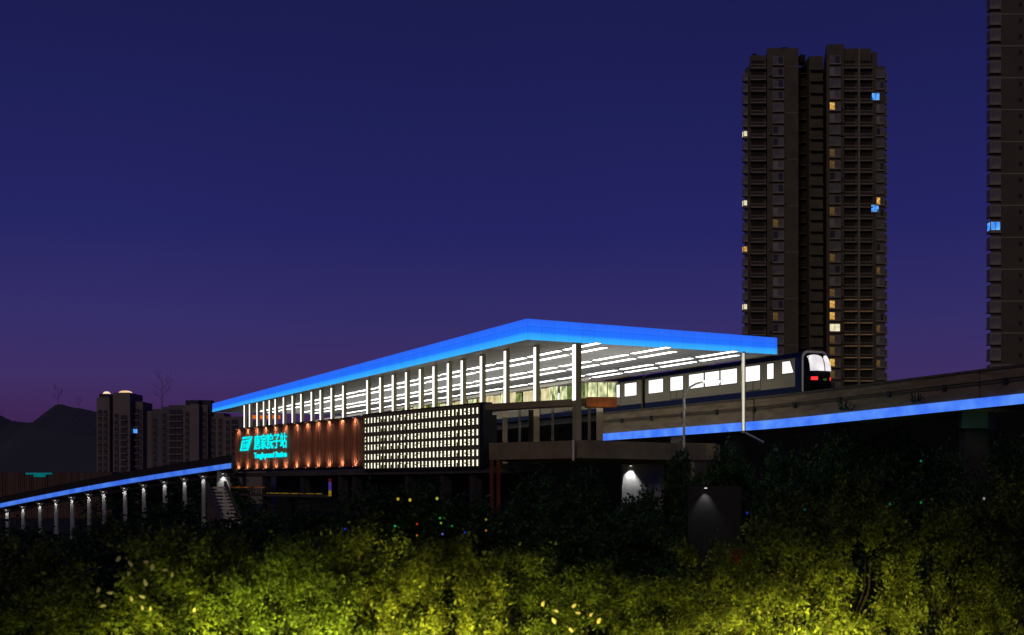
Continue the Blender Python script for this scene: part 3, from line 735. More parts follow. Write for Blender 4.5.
# nose: navy hoop, bulging black mask, windscreen, tail lamps
mb = MB()
o_, i_ = section(.07), section(.0)
for a0, a1 in ((ah - .40, ah + .6),):
    loft(mb, [[TP(a0, s, z) for s, z in o_], [TP(a1, s, z) for s, z in o_]])
mb.build('nose_hoop', M['train_blue'], head)
mb = MB(); loft(mb, [[TP(ah - .46, s_, z_) for s_, z_ in section(.05)], [TP(ah - .41, s_, z_) for s_, z_ in section(.085)], [TP(ah - .36, s_, z_) for s_, z_ in section(.085)]]); mb.build('hoop_trim', M['white_steel'], head)
def nose(f, z): # forward bulge
    return f
secs = []
for fwd, sc in ((-.36, .99), (-.85, .95), (-1.2, .86), (-1.42, .70)):
    S_ = []
    for s, z in section():
        zc = 10.0; lean = .55 * max(0, (z - 10.2) / 1.75) ** 1.6
        S_.append(TP(ah + fwd + lean * (1 if fwd < -.4 else 0), TW / 2 + (s - TW / 2) * sc, zc + (z - zc) * (1 - (1 - sc) * .7)))
    secs.append(S_)
mb = MB(); loft(mb, secs); mb.build('nose', M['train_black'], head, True)
def nose_pt(s, z, lift=.03):            # a point on the nose surface for s across (0..3) and level z
    t = abs(s - TW / 2) / (TW / 2)
    fwd = -1.42 + .55 * max(0, t - .55) / .45 * 1.0
    lean = .55 * max(0, (z - 10.2) / 1.75) ** 1.6
    zf = .25 * max(0, (z - 11.2)) / .6
    return TP(ah + fwd + lean + zf - lift, s, z)
def nose_panel(s0, s1, z0, z1, name, mat, lift=.03, arch=0, ns=8, nz=5):
    mb = MB()
    g = [[nose_pt(s0 + (s1 - s0) * i / ns, z0 + (z1 - z0) * j / nz - (arch * (abs(2 * i / ns - 1) ** 2.5) * j / nz), lift) for i in range(ns + 1)] for j in range(nz + 1)]
    for j in range(nz):
        for i in range(ns): mb.face([g[j][i], g[j][i + 1], g[j + 1][i + 1], g[j + 1][i]])
    return mb.build(name, mat, head, True)
M['windscreen'] = glow('windscreen_light', (1, .97, .98, 1), 1.1, .35, .9, c2=lin(205, 195, 200))
nose_panel(.18, 1.48, 10.15, 11.62, 'windscreen', M['windscreen'], .13, .15)
nose_panel(1.58, 2.5, 10.15, 11.58, 'windscreen', M['windscreen'], .13, .3)
nose_panel(.25, .75, 9.32, 9.62, 'tail_light', M['red_light'], .1, 0, 2, 1)
nose_panel(2.1, 2.5, 9.32, 9.62, 'tail_light', M['red_light'], .1, 0, 2, 1)
nose_panel(1.4, 1.8, 9.3, 9.48, 'number_display', glow('display_green', lin(60, 120, 70), .7, .7, 4), .05, 0, 2, 1)

# ------------------------------------------------------------------ street lamp
d = 95; x0 = X_at(684, d); lamp = empty('street_lamp', (x0, d, 0), 'tall slender street lamp with a curved arm and lit head, before the train', 'street lamp')
mb = MB(); path = [(x0, d, 0), (x0, d, Z_at(398.5, d))]
for t in (.15, .3, .5, .7, .85, 1):
    path.append((x0 + (X_at(706, d) - x0) * (1 - math.cos(t * math.pi / 2)), d, Z_at(398.5, d) + (Z_at(382, d) - Z_at(398.5, d)) * math.sin(t * math.pi / 2)))
path.append((X_at(712, d), d, Z_at(380.6, d)))
mb.tube(path, [.13] + [.09] * 1 + [.075] * (len(path) - 2), 8); mb.build('pole', M['white_steel'], lamp, True)
xa, xb, zz = X_at(705, d), X_at(719, d), Z_at(381, d)
mb = MB(); mb.hexa([(xa, d - .16, zz - .02), (xb, d - .12, zz + .04), (xb, d + .12, zz + .04), (xa, d + .16, zz - .02)], [(xa, d - .1, zz + .14), (xb, d - .06, zz + .12), (xb, d + .06, zz + .12), (xa, d + .1, zz + .14)]); mb.build('lamp_head', M['white_steel'], lamp)
mb = MB(); n = 8
mb.dome(((xa + xb) / 2, d, 0), .62, .3, 12, 4); mb.v = [(x, y, zz + .0 - z) for x, y, z in mb.v]; mb.build('lens', M['lamp_white'], lamp, True)
spot(((xa + xb) / 2, d, zz - .25), ((xa + xb) / 2, d + 1.2, 0), 500, (1, .96, .88), 150, .6, .15, lamp)

# ------------------------------------------------------------------ tall apartment tower, right
def window_proto(wd, ht, name, glass, frame, dep=.25, parts=2):
    mb = MB(); mb.box(-wd / 2, wd / 2, -dep, 0, 0, ht, 1)
    n = parts; g = .08
    for k in range(n):
        a0 = -wd / 2 + g + (wd - 2 * g) * k / n; a1 = -wd / 2 + (wd - 2 * g) * (k + 1) / n
        mb.box(a0, a1, -dep - .012, -dep - .001, g, ht - g * 1.2, 0 if k == 0 else 2)
    mb.box(-wd / 2 - .08, wd / 2 + .08, -dep - .22, .0, -.32, -.005, 1)
    o = mb.build(name, [glass, frame, glass]); return o
def put(proto, parent, x, y, z, rz=0, first=[]):
    c = clone(proto, parent, Vector((x, y, z)) - wloc(parent)); c.rotation_euler = (0, 0, rz); return c

d = 320; sc = d / F
tw = empty('apartment_tower', (X_at(815, d), d, 0), 'very tall dark apartment tower behind the train, with balcony stacks and a few lit windows', 'tower')
X = lambda p: X_at(p, d)
Z = lambda y: Z_at(y, d)
def tprism(mb, pl, z1):            # plan turned so that its flanks run away from the road
    mb.prism([(x * (1 + max(0, y - d - 5) / d * 1.25) if True else x, y) for x, y in pl], 0, z1)
mb = MB()
tprism(mb, [(X(747.4), d + 9), (X(748), d + 3.5), (X(751), d + 1.2), (X(751), d + 14), (X(747.4), d + 14)], Z(64))
tprism(mb, [(X(751.01), d + 1.6), (X(767), d + 1.6), (X(767), d + 14), (X(751.01), d + 14)], Z(53))
tprism(mb, [(X(767.01), d), (X(798.5), d), (X(800), d + 14), (X(767.01), d + 14)], Z(48))
tprism(mb, [(X(826), d - .6), (X(843.5), d - .6), (X(843.5), d + 14), (X(826), d + 14)], Z(45))
tprism(mb, [(X(843.51), d + 1.5), (X(873), d + 1.5), (X(873), d + 14), (X(843.51), d + 14)], Z(46.5))
tprism(mb, [(X(873.01), d + .8), (X(878), d + .8), (X(878), d + 14), (X(873.01), d + 14)], Z(50.5))
tprism(mb, [(X(878.01), d + .8), (X(886), d + .8), (X(888), d + 4), (X(888), d + 14), (X(878.01), d + 14)], Z(65))
wall = mb.build('wall', M['tower'], tw)
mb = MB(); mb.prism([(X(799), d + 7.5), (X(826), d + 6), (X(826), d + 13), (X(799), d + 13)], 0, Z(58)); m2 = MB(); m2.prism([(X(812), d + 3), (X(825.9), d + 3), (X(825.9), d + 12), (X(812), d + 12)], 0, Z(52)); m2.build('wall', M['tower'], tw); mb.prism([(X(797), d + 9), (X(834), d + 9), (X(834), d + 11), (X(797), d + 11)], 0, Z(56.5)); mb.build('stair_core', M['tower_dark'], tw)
mb = MB()
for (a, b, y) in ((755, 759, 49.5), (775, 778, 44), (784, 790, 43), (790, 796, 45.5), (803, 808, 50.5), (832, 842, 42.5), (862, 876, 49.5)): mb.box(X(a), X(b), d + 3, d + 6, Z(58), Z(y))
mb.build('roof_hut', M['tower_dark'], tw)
mb = MB(); mb.box(X(858.3), X(859.8), d - .2, d + 1.5, 0, Z(47)); mb.build('balcony_divider', M['tower_trim'], tw)
FH = 11.62 * sc
wp1 = window_proto(2.1, 1.9, 'window', M['glass_dim'], M['tower_trim'])
wp2 = window_proto(2.8, 2.0, 'window', M['glass_dim'], M['tower_trim'], .45)
bay = MB(); bay.box(-.55, .55, -.6, .9, 0, 1.7, 1); bay.box(-.62, .62, -.7, .95, -.35, 0, 1); bay.box(-.40, .40, -.612, -.601, .25, 1.5, 0); bay.box(-.562, -.551, -.45, .7, .25, 1.5, 0)
bayp = bay.build('bay_window', [M['glass_dim'], M['tower_trim']])
def balc(wd, glowing=False, dep=1.3):
    b = MB(); b.box(-wd / 2, wd / 2, -dep, .1, -.14, .06, 1 if not glowing else 1)
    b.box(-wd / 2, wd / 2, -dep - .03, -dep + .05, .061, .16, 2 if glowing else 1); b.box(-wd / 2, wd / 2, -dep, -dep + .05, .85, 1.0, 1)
    k = -wd / 2 + .05
    while k < wd / 2: b.box(k, k + .06, -dep + .005, -dep + .045, .161, .849, 1); k += .42
    b.box(-wd / 2 + .3, wd / 2 - .3, -.02, .05, .062, 2.3, 0)
    return b.build('balcony', [M['tower_dark'], M['tower_trim'], M['balcony_warm']])
bl, br, brg = balc(15.2 * sc), balc(14.0 * sc), balc(14.0 * sc, True)
lit = {}
def mklit(base, m):
    c = clone(base); c.data = base.data.copy(); c.data.materials[0] = m
    if len(c.data.materials) > 2 and m in (M['win_blue'], M['win_bright']): c.data.materials[2] = m
    return c
W1 = {k: mklit(wp1, M[k]) for k in ('win_warm', 'win_bright', 'win_blue', 'win_dim')}
W2 = {k: mklit(wp2, M[k]) for k in ('win_warm', 'win_bright', 'win_blue', 'win_dim')}
BY = {k: mklit(bayp, M[k]) for k in ('win_warm', 'win_bright')}
M['glass_pale'] = surf('curtained_glass', (.36, .35, .33, 1), .4, .3, 1.2); M['glass_dark'] = surf('dark_glass', (.07, .07, .075, 1), .2, .3, .7, spec=.5)
def mkvar(base, m0, m1):
    c = clone(base); c.data = base.data.copy(); c.data.materials[0] = m0
    if len(c.data.materials) > 2: c.data.materials[2] = m1
    return c
V1 = [wp1] + [mkvar(wp1, M[a_], M[b_]) for a_, b_ in (('glass_pale', 'glass_dim'), ('glass_dark', 'glass_dim'), ('glass_dim', 'glass_dark'))]
V2 = [wp2] + [mkvar(wp2, M[a_], M[b_]) for a_, b_ in (('glass_pale', 'glass_dim'), ('glass_dark', 'glass_dim'), ('glass_dim', 'glass_dark'))]
acb = MB(); acb.box(-.42, .42, -.38, 0, 0, .62, 0); acb.box(-.3, .3, -.392, -.381, .06, .56, 1); acb.box(-.45, .45, -.42, 0, -.07, -.002, 1)
acp = acb.build('air_conditioner', [M['tower_trim'], M['tower_dark']])
R2 = random.Random(11)
protos = V1[1:] + V2[1:] + [acp] + [wp1, wp2, bayp, bl, br, brg] + list(W1.values()) + list(W2.values()) + list(BY.values())
LB = {5: 'win_bright', 11: 'win_bright', 15: 'win_warm', 21: 'win_warm'}
for f in range(29):
    yc = 61 + 11.62 * f                      # window centre row in the photo
    z = Z(yc) - .95
    if f < 28: put(bl, tw, X(758.8), d + 1.6, z - .7)
    put(W2['win_dim'] if f in (14, 22, 25) else R2.choice(V2), tw, X(778), d, z)
    if R2.random() < .6: put(acp, tw, X(R2.choice((770.5, 785.5))), d, z - R2.uniform(0, .5))
    if R2.random() < .5: put(acp, tw, X(841.2), d - .6, z - R2.uniform(-.2, .6))
    k = {4: 'win_warm', 8: 'win_dim', 20: 'win_dim', 21: 'win_warm', 22: 'win_warm', 23: 'win_bright', 24: 'win_dim', 25: 'win_dim', 26: 'win_warm', 27: 'win_dim', 9: 'win_dim', 13: 'win_dim', 17: 'win_dim'}.get(f)
    put(W2[k] if k else R2.choice(V2), tw, X(834), d - .6, z)
    for px in (850.8, 866.3): put(brg if 20 <= f <= 27 else br, tw, X(px), d + 1.5, z - .7)
    if f >= 1:
        k = {3: 'win_blue', 12: 'win_warm', 18: 'win_dim', 23: 'win_dim', 26: 'win_dim'}.get(f)
        put(W1[k] if k else R2.choice(V1), tw, X(881 if k != 'win_blue' else 876.5), d + .8, z)
        if f == 12: put(W1['win_blue'], tw, X(875.8), d + .8, z - 1.9)
        k = {6: 'win_bright', 12: 'win_bright', 16: 'win_warm', 21: 'win_bright'}.get(f)
        put(BY[k] if k else bayp, tw, X(747.2), d + 3.0, z)
        put(bayp, tw, X(888), d + 3, z)
    # recess ledges
    mbk = None
mb = MB()
for f in range(28):
    z = Z(66 + 11.62 * f); mb.box(X(801), X(811.5), d + 5.6, d + 7.4, z - .2, z); mb.box(X(813), X(825), d + 1.8, d + 2.99, z - .35, z)
    mb.box(X(817), X(821.5), d + 2.94, d + 2.995, z + .8, z + 2.4)
mb.build('recess_ledge', M['tower'], tw)
for f in range(0, 28, 4):
    z = Z(66 + 11.62 * f); mb = MB(); mb.box(X(784), X(798), d - .06, d - .003, z - .15, z); mb.build('belt_course', M['tower_trim'], tw)

# ------------------------------------------------------------------ tower cut by the photo's right edge
d2 = 235; X2 = lambda p: X_at(p, d2); Z2 = lambda y: Z_at(y, d2)
t2 = empty('apartment_tower', (X2(1050), d2, 0), 'tall plain apartment tower at the right edge, with one column of corner bay windows', 'tower')
mb = MB(); kk = 1 + 22 / d2 * 1.05; mb.prism([(X2(990.5), d2), (X2(1140), d2), (X2(1140) * kk, d2 + 22), (X2(990.5) * kk, d2 + 22)], 0, Z2(-120)); mb.build('wall', surf('tower_brown_render', (.125, .105, .075, 1), .9, .15, .15), t2)
b = MB(); b.box(-1.0, 1.0, -.55, 1.3, 0, 2.0, 1); b.box(-.85, -.05, -.562, -.551, .25, 1.75, 0); b.box(.05, .85, -.562, -.551, .25, 1.75, 0); b.box(-1.012, -1.001, -.4, .9, .25, 1.75, 0); b.box(-1.08, 1.08, -.65, 1.35, -.3, -.003, 1)
bp2 = b.build('bay_window', [M['glass_dim'], M['tower_trim']])
blit = mklit(bp2, M['win_blue']); protos += [bp2, blit]
mv = MB(); mv.box(-.28, .28, -.05, 0, 0, .8, 0); vp = mv.build('vent', [M['tower_dark']]); protos.append(vp)
mb = MB()
for k in range(-6, 25):
    yc = 3.5 + 15.95 * k
    put(blit if k == 14 else bp2, t2, X2(994.4), d2, Z2(yc) - .95)
    put(vp, t2, X2(1020.5), d2, Z2(yc + 3)); put(vp, t2, X2(1060), d2, Z2(yc + 3))
    if k % 2 == 0: z = Z2(yc + 10); mb = MB(); mb.box(X2(998), X2(1140), d2 - .08, d2 - .003, z - .22, z); mb.build('belt_course', M['tower_trim'], t2)

# ------------------------------------------------------------------ hazy towers far left
d3 = 520; X3 = lambda p: X_at(p, d3); Z3 = lambda y: Z_at(y, d3)
fw = MB(); fw.box(-.8, .8, -.2, 0, 0, 1.7, 0); fw.box(-.9, .9, -.7, 0, -.35, -.003, 1)
fwp = fw.build('window', [M['tower_far_dark'], M['tower_far']]); protos.append(fwp)
fb = MB(); fb.box(-1.3, 1.3, -.25, 0, 0, 2.0, 0); fb.box(-1.4, 1.4, -1.0, 0, -.5, -.003, 1)
fbp = fb.build('balcony', [M['tower_far_dark'], M['tower_far']]); protos.append(fbp)
fl1, fl2 = mklit(fwp, M['win_blue']), mklit(fwp, M['win_warm']); protos += [fl1, fl2]
def far_tower(label, blocks, wcols, bcols, mat, ytop, lights=(), huts=(), domes=()):
    xm = sum(b[0] + b[1] for b in blocks) / 2 / len(blocks)
    t = empty('apartment_tower', (X3(xm), d3, 0), label, 'tower', 'hazy towers beyond the ramp')
    mb = MB()
    for x0, x1, y, off in blocks: mb.box(X3(x0), X3(x1) - .02, d3 + off, d3 + 18, 0, Z3(y))
    mb.build('wall', mat, t)
    if huts:
        mb = MB()
        for x0, x1, y in huts: mb.box(X3(x0), X3(x1), d3 + 4, d3 + 9, Z3(y) - 6, Z3(y))
        mb.build('roof_hut', M['tower_far_dark'], t)
    for x, y, r, h in domes:
        mb = MB(); mb.dome((X3(x), d3 + 6, Z3(y)), r / F * d3, h / F * d3); mb.build('lit_dome', M['crown_light'], t, True)
    for cols_, pr in ((wcols, fwp), (bcols, fbp)):
        for x, off, y0 in cols_:
            y = y0
            while y < 486:
                li = [m for (lx, ly, m) in lights if abs(lx - x) < 2.5 and abs(ly - y) < 3.2]
                put(li[0] if li else pr, t, X3(x), d3 + off, Z3(y) - .8); y += 6.6
    return t
far_tower('hazy brown tower with two glowing roof domes, left of the others', [(95, 108, 397, 2), (108, 113, 401, 5), (113, 130, 392.5, 0), (130, 140, 401, 4), (140, 147, 410, 7)],
          [(98.5, 2, 412), (104, 2, 412), (116.5, 0, 416), (137, 4, 411)], [(124, 0, 418), (132.5, 4, 411)], M['tower_far'], 392, [(132.5, 430, fl1)], [(96, 106, 393)], [(102, 393.5, 4, 3.2), (121, 392.5, 7.2, 3)])
far_tower('hazy narrow grey tower between the domed tower and the pale-fronted tower', [(148, 158, 408, 6), (158, 166, 406, 5), (166, 182, 404.5, 4)], [(151, 6, 420), (161, 5, 415)], [(170, 4, 412), (177, 4, 412)], M['tower_far2'], 405)
far_tower('hazy tower with a blank pale front and a flat oversailing roof', [(182, 190, 405, 2), (190, 199, 404, 0), (199, 206, 404.5, 3)], [(186, 2, 414), (203, 3, 414)], [], M['tower_far'], 404, [(182.5, 443, fl2)], [(183, 200, 399.5), (196, 209, 399.5)])
far_tower('hazy low broad tower just left of the timber wall', [(206.5, 221, 412, 6), (221, 240, 416, 5), (240, 262, 420, 8)], [(210, 6, 420), (217, 6, 420), (225, 5, 422)], [(232, 5, 422)], M['tower_far'], 412)
mb = MB()
# ghostly low building with slatted timber and teal light strip at the far left
d4 = 300; X4 = lambda p: X_at(p, d4); Z4 = lambda y: Z_at(y, d4)
lb = empty('low_building', (X4(50), d4, 0), 'low building with dim brown slatted front and a teal light strip, far left', 'building')
mb = MB(); mb.box(X4(-60), X4(112), d4 + .3, d4 + 14, 0, Z4(472.2)); mb.build('wall', M['tower_far_dark'], lb)
mb = MB(); p_ = -60
while p_ < 111:
    wv = random.uniform(1.2, 3.0); mb.box(X4(p_), X4(p_ + wv), d4 + random.uniform(0, .2), d4 + .29, 0, Z4(472.6)); p_ += wv + random.uniform(.15, .5)
mb.build('timber_slats', M['wood_far'], lb)
mb = MB(); mb.box(X4(26), X4(52), d4 - .3, d4 - .01, Z4(474.5), Z4(472.8)); mb.box(X4(34), X4(46), d4 - .32, d4 - .301, Z4(477), Z4(474.6)); mb.build('teal_light_strip', M['teal'], lb)

for p in protos:                       # prototypes stay only as the copies placed above
    bpy.data.objects.remove(p)

# ------------------------------------------------------------------ vegetation
def leaves(name, C, size, mats, idx=None, flat=.0):
    n = len(C)
    nr = rng.normal(size=(n, 3)); nr[:, 2] += flat; nr /= np.linalg.norm(nr, axis=1, keepdims=True)
    t = np.cross(nr, rng.normal(size=(n, 3))); t /= np.linalg.norm(t, axis=1, keepdims=True); b = np.cross(nr, t)
    s = (size * rng.uniform(.6, 1.4, n))[:, None]
    V = np.empty((n, 4, 3)); V[:, 0] = C - t * s; V[:, 1] = C + b * s * .5 + t * s * .1; V[:, 2] = C + t * s; V[:, 3] = C - b * s * .5 + t * s * .1
    me = bpy.data.meshes.new(name); me.vertices.add(n * 4); me.vertices.foreach_set('co', V.ravel())
    me.loops.add(n * 4); me.loops.foreach_set('vertex_index', np.arange(n * 4)); me.polygons.add(n)
    me.polygons.foreach_set('loop_start', np.arange(n) * 4); me.polygons.foreach_set('loop_total', np.full(n, 4))
    for m in mats: me.materials.append(m)
    if idx is not None: me.polygons.foreach_set('material_index', idx)
    me.update(); me.validate(); return me
def dome_cloud(nc, per, sig, seed, low=.0, lump=.22, asp=1.0):
    r = np.random.default_rng(seed); C = []
    ph = r.uniform(0, 6.28, 4)
    while len(C) < nc:
        th = r.uniform(0, 2 * math.pi); el = r.uniform(0, 1); rad = r.uniform(.45, 1) ** .5
        k = 1 + lump * (math.sin(2 * th + ph[0]) * .5 + math.sin(3 * th + 5 * el + ph[1]) * .5 + .6 * math.sin(5 * th + 3 * el + ph[2]))
        z = low + (1 - low) * el
        prof = math.sqrt(max(0, 1 - max(0, (z - .35) / .65) ** 2.2)) * (.8 + .2 * min(1, z / .3))
        C.append((math.cos(th) * rad * prof * k * .92, math.sin(th) * rad * prof * k * .92, z * (1 + .10 * math.sin(4 * th + ph[3])) * (.90 + .1 * rad)))
    C = np.array(C); C[:, 2] *= asp; L_ = np.repeat(C, per, 0) + r.normal(size=(nc * per, 3)) * sig
    return L_[L_[:, 2] > .0]
def stem_mesh(seed, h=.55):
    r = random.Random(seed); mb = MB()
    mb.tube([(0, 0, -.05), (.01, 0, .12), (.0, .01, .25)], [.035, .028, .02], 6)
    for k in range(7):
        a = k * .9 + r.random(); mb.tube([(0, 0, .1 + .02 * k), (math.cos(a) * .25, math.sin(a) * .25, .35 + .05 * r.random()), (math.cos(a) * .28, math.sin(a) * .28, h + .1 * r.random())], [.010, .007, .003], 5)
    me_o = mb.build('stem', M['bark']); me = me_o.data; bpy.data.objects.remove(me_o); return me
stems = [stem_mesh(s) for s in range(3)]
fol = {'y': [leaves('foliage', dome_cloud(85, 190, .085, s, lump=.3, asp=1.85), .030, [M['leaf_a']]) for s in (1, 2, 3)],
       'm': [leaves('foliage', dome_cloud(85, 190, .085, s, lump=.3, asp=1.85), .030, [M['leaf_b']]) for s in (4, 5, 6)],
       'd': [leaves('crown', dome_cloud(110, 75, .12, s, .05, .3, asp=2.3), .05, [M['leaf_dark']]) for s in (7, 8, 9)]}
tagn = 0
def bush(px, ytop, d, rad, kind, label, group, ground=None, name='bush', flowers=None):
    global tagn
    tagn += 1
    x = X_at(px, d); g = ground_z(x, d) if ground is None else ground; zt = Z_at(ytop, d)
    o = empty(name, (x, d, g), label, name.replace('_', ' '), group)
    me = fol[kind][tagn % 3]
    f = bpy.data.objects.new('crown' if name == 'tree' else 'foliage', me); col.objects.link(f); f.parent = o
    f.scale = (rad, rad, (zt - g) / (2.3 if name == 'tree' else 1.85)); f.rotation_euler = (0, 0, tagn * 1.37)
    s = bpy.data.objects.new('trunk' if name == 'tree' else 'stem', stems[tagn % 3]); col.objects.link(s); s.parent = o
    s.scale = (rad, rad, (zt - g)); s.rotation_euler = (0, 0, tagn * .77)
    if flowers:
        for fx, fy in flowers:
            q = P(fx, fy, d - rad * .95); mb = MB()
            a = (fx * 3.7 + fy * 1.3) % 3.1; w_ = .055 + .03 * ((fx * 7 + fy) % 3) / 3
            e1 = Vector((math.cos(a), -.3, math.sin(a))) * w_; e2 = Vector((-math.sin(a), -.2, math.cos(a))) * w_ * .55; bk = Vector((0, .03, 0))
            mb.face([q - e1 * 1.1, q - e1 * .5 - e2 + bk, q + e1 * .5 - e2 * .8 + bk, q + e1 * 1.2, q + e1 * .4 + e2 + bk, q - e1 * .6 + e2 * .8 + bk])
            mb.build('blossom', M['petal'], o)
    return o
GF = 'floodlit bushes along the front'
fl1_ = [(177, 560), (190, 561), (212, 568), (225, 570), (234, 575), (188, 574), (205, 585), (170, 590), (171, 590)]
flw1 = [(118, 559), (130, 564), (146, 562), (152, 567.5), (165, 570), (172, 575), (128, 574), (145, 583), (98, 590), (110, 593), (131, 599), (142, 597), (142, 608), (150, 609), (103, 606), (194, 610)]
flw2 = [(543, 604), (556, 611), (574, 606), (578, 613), (591, 615), (599, 621), (554, 621), (571, 630)]
B = [
 (24, 546, 32, 2.0, 'm', 'dim green bush in the bottom left corner of the view', None),
 (136, 536, 29, 2.15, 'y', 'rounded bush sprinkled with pale blossoms, below the left ramp', flw1),
 (222, 547, 34, 1.8, 'm', 'darker bush right of the blossoming bush, under the staircase', None),
 (292, 545, 29, 1.7, 'm', 'leafy bush below the middle of the timber wall', None),
 (368, 533, 33, 2.1, 'y', 'tall bright bush beneath the joint of timber wall and perforated wall', None),
 (446, 543, 29, 1.7, 'y', 'bright bush directly below the perforated wall', None),
 (522, 556, 33, 1.9, 'm', 'low bush below the red steel post', None),
 (600, 578, 30, 1.7, 'm', 'low dim bush below the downlit white wall', flw2),
 (664, 588, 31, 1.5, 'm', 'lowest dim bush, below the street lamp', None),
 (728, 551, 33, 1.7, 'm', 'bush left of the big bush group at lower right', None),
 (790, 513, 36, 2.3, 'm', 'large bush under the canopy corner post, dark on top', None),
 (853, 494, 38, 2.0, 'm', 'tallest dark-topped bush below the train nose', None),
 (945, 512, 37, 1.7, 'm', 'bush right of the dark notch at lower right', None),
 (1012, 494, 38, 2.1, 'm', 'tall bush cut by the right edge of the view', None),
]
for px, y, d, r_, k, lab, flw in B: bush(px, y, d, r_, k, lab, GF, flowers=flw)
T = [
 (134, 481, 225, 8.5, 'far dark tree behind the middle of the ramp'), (186, 476, 225, 8.0, 'far dark tree behind the upper end of the ramp'), (224, 480, 215, 6, 'far dark tree behind the top of the staircase'),
 (20, 538, 60, 3.2, 'dark shrub-like tree below the left end of the ramp'), (120, 524, 70, 4.0, 'dark tree under the middle of the ramp'), (178, 515, 78, 4.0, 'dark tree left of the staircase'),
 (262, 524, 66, 3.4, 'dark tree right of the staircase'), (318, 512, 70, 3.4, 'dark tree below the upright light sign'), (372, 502, 70, 3.4, 'dark tree below the start of the perforated wall'),
 (425, 498, 72, 3.6, 'dark tree below the middle of the perforated wall'), (470, 506, 70, 3.0, 'dark tree left of the red steel post'), (535, 490, 88, 3.4, 'dark tree under the concourse deck'),
 (582, 482, 92, 2.6, 'dark tree left of the downlit white wall'), (645, 495, 84, 2.4, 'dark tree in front of the downlit white wall'), (684, 466, 92.5, 1.9, 'dark tree around the foot of the street lamp'),
 (730, 460, 96, 2.6, 'dark tree just right of the street lamp, under the blue band'), (786, 455, 104, 3.4, 'dark tree below the corner post of the canopy'), (842, 446, 108, 3.8, 'dark tree under the blue band below the train nose'),
 (900, 442, 108, 3.6, 'dark tree left of the pale green pier'), (1010, 448, 90, 2.6, 'dark tree before the pale green pier'), (940, 470, 76, 3.4, 'dark low tree beneath the pale green pier'), (870, 486, 72, 3.0, 'dark low tree above the tallest bush'),
 (796, 490, 72, 2.6, 'dark low tree right of the dim grey wall'), (575, 512, 66, 3.0, 'dark low tree below the concourse deck corner'), (640, 528, 62, 2.8, 'dark low tree left of the dim grey wall'),
]
for px, y, d, r_, lab in T: bush(px, y, d, r_, 'd', lab, 'dark trees below the station', 0 if d > 66 else None, 'tree')

# bare winter trees on the skyline
def bare(px, ytop, d, base_y, label):
    b0, t0 = P(px, base_y, d), P(px, ytop, d); hgt = t0.z - b0.z
    o = empty('bare_tree', tuple(b0), label, 'tree', 'leafless trees on the skyline'); mb = MB(); r = random.Random(int(px))
    mb.tube([b0, (b0.x, d, b0.z + hgt * .95)], [hgt * .014, hgt * .004], 5); mb.build('trunk', M['leaf_far'], o); mb = MB()
    def br(p, dirv, ln, w, k):
        q = p + dirv * ln; mb.tube([p, q], [w, w * .55], 4, cap=False)
        if k:
            for _ in range(3):
                dd = (dirv + Vector((r.uniform(-.7, .7), r.uniform(-.3, .3), r.uniform(-.2, .6)))).normalized(); br(p + dirv * ln * r.uniform(.5, 1), dd, ln * .62, w * .55, k - 1)
    for k in range(9):
        z = b0.z + hgt * (.25 + .07 * k); br(Vector((b0.x, d, z)), Vector((r.choice((-1, 1)) * r.uniform(.5, 1), 0, r.uniform(.5, 1))).normalized(), hgt * .26, hgt * .005, 2)
    mb.build('branches', M['leaf_far'], o)
bare(58, 386, 690, 405.5, 'small leafless tree on the peak of the hill')
bare(162, 374, 560, 408, 'large leafless tree rising behind the narrow grey tower')
bare(79, 396, 690, 409, 'thin leafless sapling on the hill right of its peak')
bare(3, 409, 690, 417, 'leafless bush-like tree at the far left of the hill')

for px, py, dl, pw in ((800, 478, 96, 70), (850, 470, 100, 60), (745, 482, 91, 45), (530, 512, 82, 35), (440, 525, 65, 16)):
    q = P(px, py, dl); l = bpy.data.lights.new('tree_light', 'SPOT'); l.energy = pw; l.color = (.25, 1, .35); l.spot_size = R(130); l.spot_blend = 1; l.shadow_soft_size = .1
    o = bpy.data.objects.new('tree_light', l); col.objects.link(o); o.location = (q.x, q.y - 1.5, q.z); o.rotation_euler = Vector((.2, 2, 2)).to_track_quat('-Z', 'Y').to_euler()
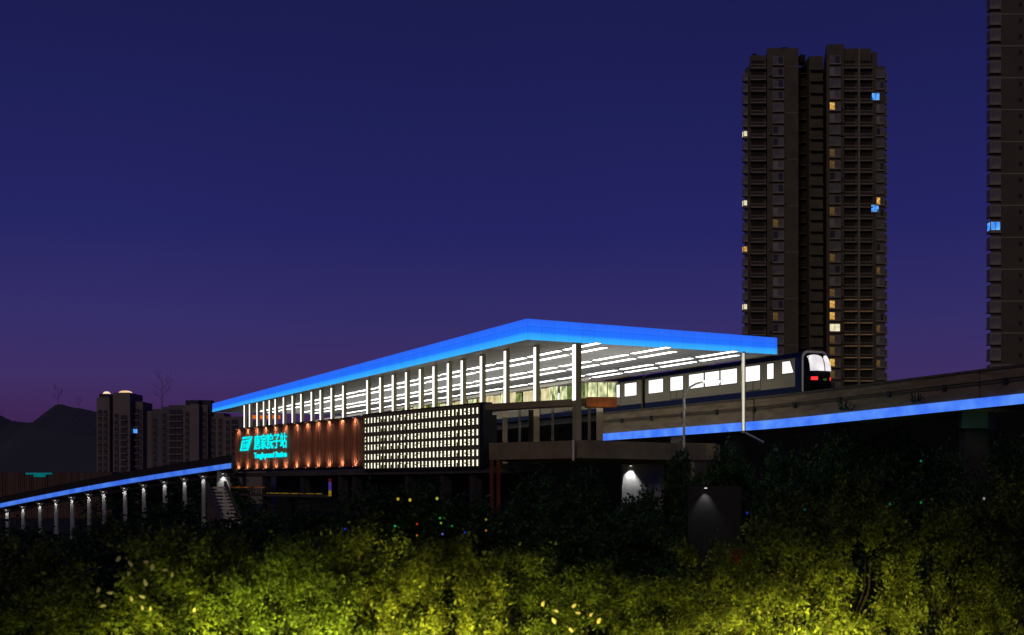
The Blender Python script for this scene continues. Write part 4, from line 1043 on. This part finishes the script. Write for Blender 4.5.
# small coloured bulbs hanging in the dark trees
BL = [(345, 529, (40, 60, 230), 'blue bulb in the dark tree below the light sign'), (351, 540, (190, 210, 130), 'pale bulb just below the blue bulb'), (395, 526, (40, 200, 150), 'teal bulb left of the red and orange bulbs'),
      (417, 524, (220, 60, 30), 'red bulb above the orange bulb'), (417, 535.5, (230, 120, 50), 'orange bulb under the red bulb'), (440, 518, (40, 190, 90), 'green bulb over the yellow-green bulb'),
      (441, 523, (150, 210, 40), 'yellow-green bulb under the green bulb'), (452, 526, (30, 150, 60), 'dim green bulb right of the yellow-green one'), (442.5, 534, (140, 110, 220), 'violet bulb beneath the yellow-green bulb'),
      (465, 532.5, (40, 60, 200), 'blue bulb near the red steel post'), (486, 519.5, (170, 150, 50), 'amber bulb beside the red steel post'), (486, 530.5, (190, 120, 50), 'amber-brown bulb lower on the red steel post'),
      (805, 510, (30, 150, 160), 'teal bulb above the large right-hand bush'), (747, 513, (40, 50, 220), 'blue bulb right of the dim grey wall'), (890, 504, (30, 130, 100), 'dim teal bulb at the dark notch'), (921, 502.5, (30, 160, 80), 'green bulb right of the dark notch'), (921, 461, (30, 150, 100), 'green bulb under the blue band, alone in the dark'),
      (984, 498.5, (200, 200, 210), 'white bulb at the top of the right edge bush'), (398, 499, (220, 200, 50), 'yellow bulb at the left of the row under the perforated wall'), (410, 500, (240, 215, 70), 'yellow bulb in the middle of the row under the perforated wall'), (437, 498.5, (205, 215, 70), 'yellow bulb at the right of the row under the perforated wall')]
for i, (px, py, c, lab) in enumerate(BL):
    d = 62 if px < 700 else (40 if px in (747,) else 36)
    if px == 921 and py < 480: d = 70
    q = P(px, py, d); r_ = (1.1 if py > 515 or px > 480 else 1.5) / F * d
    o = empty('hanging_bulb', tuple(q), lab, 'bulb', 'coloured bulbs hanging in the trees')
    mb = MB()
    for sgn in (1, -1):
        m2 = MB(); m2.dome((0, 0, 0), r_, r_ * 1.1 * sgn, 8, 3); mb.v2 = None
        for f in m2.f: mb.face([(q.x + m2.v[i_][0], q.y + m2.v[i_][1], q.z + m2.v[i_][2]) for i_ in f])
    mb.build('globe', glow('bulb_%d' % i, lin(*c), .5), o, True)
    mb = MB(); mb.tube([(q.x, q.y, q.z + r_), (q.x + .05, q.y + .1, q.z + r_ + .7)], .012, 5); mb.build('cord', M['black'], o)
# red blossom cluster on the bush edge at right
q = P(737, 556, 31.0); mb = MB()
for k in range(30):
    a = random.uniform(0, 6.28); rr = random.uniform(0, .17); c = q + Vector((math.cos(a) * rr, random.uniform(-.1, .1), math.sin(a) * rr)); e1 = Vector((random.uniform(-1, 1), random.uniform(-1, 1), random.uniform(-1, 1))).normalized() * .06; e2 = Vector((random.uniform(-1, 1), random.uniform(-1, 1), random.uniform(-1, 1))).normalized() * .05
    mb.face([c - e1, c + e2, c + e1, c - e2])
tag(mb.build('red_flower', surf('red_petal', (.20, .03, .015, 1), .7, .2, 8)), 'dull red flower head on the bush below the dim grey wall', 'flower')

# garden floodlights at the foot of the front bushes (below the frame)
for px, pw, dl in ((25, 45, 22), (120, 230, 21), (180, 260, 21), (255, 130, 22), (330, 220, 21), (400, 210, 22), (470, 190, 21), (550, 105, 21), (622, 16, 22), (705, 75, 24), (770, 130, 27), (850, 300, 28), (900, 160, 29), (1010, 130, 28)):
    x = X_at(px, dl); l = bpy.data.lights.new('garden_light', 'SPOT'); l.energy = pw * 29; l.color = (.92, .88, .17) if px < 300 else ((1, .84, .18) if px < 650 else (1, .76, .16)); l.spot_size = R(78); l.spot_blend = 1; l.shadow_soft_size = .3
    o = bpy.data.objects.new('garden_light', l); col.objects.link(o); o.location = (x, dl, 4.2)
    o.rotation_euler = Vector((0, 9, -3.2)).to_track_quat('-Z', 'Y').to_euler()

# ------------------------------------------------------------------ render settings
scene.view_settings.view_transform = 'Standard'; scene.view_settings.look = 'None'; scene.view_settings.exposure = 0; scene.view_settings.gamma = 1
scene.cycles.use_denoising = True
scene.cycles.max_bounces = 6; scene.cycles.diffuse_bounces = 3; scene.cycles.transparent_max_bounces = 4
scene.cycles.sample_clamp_indirect = 4
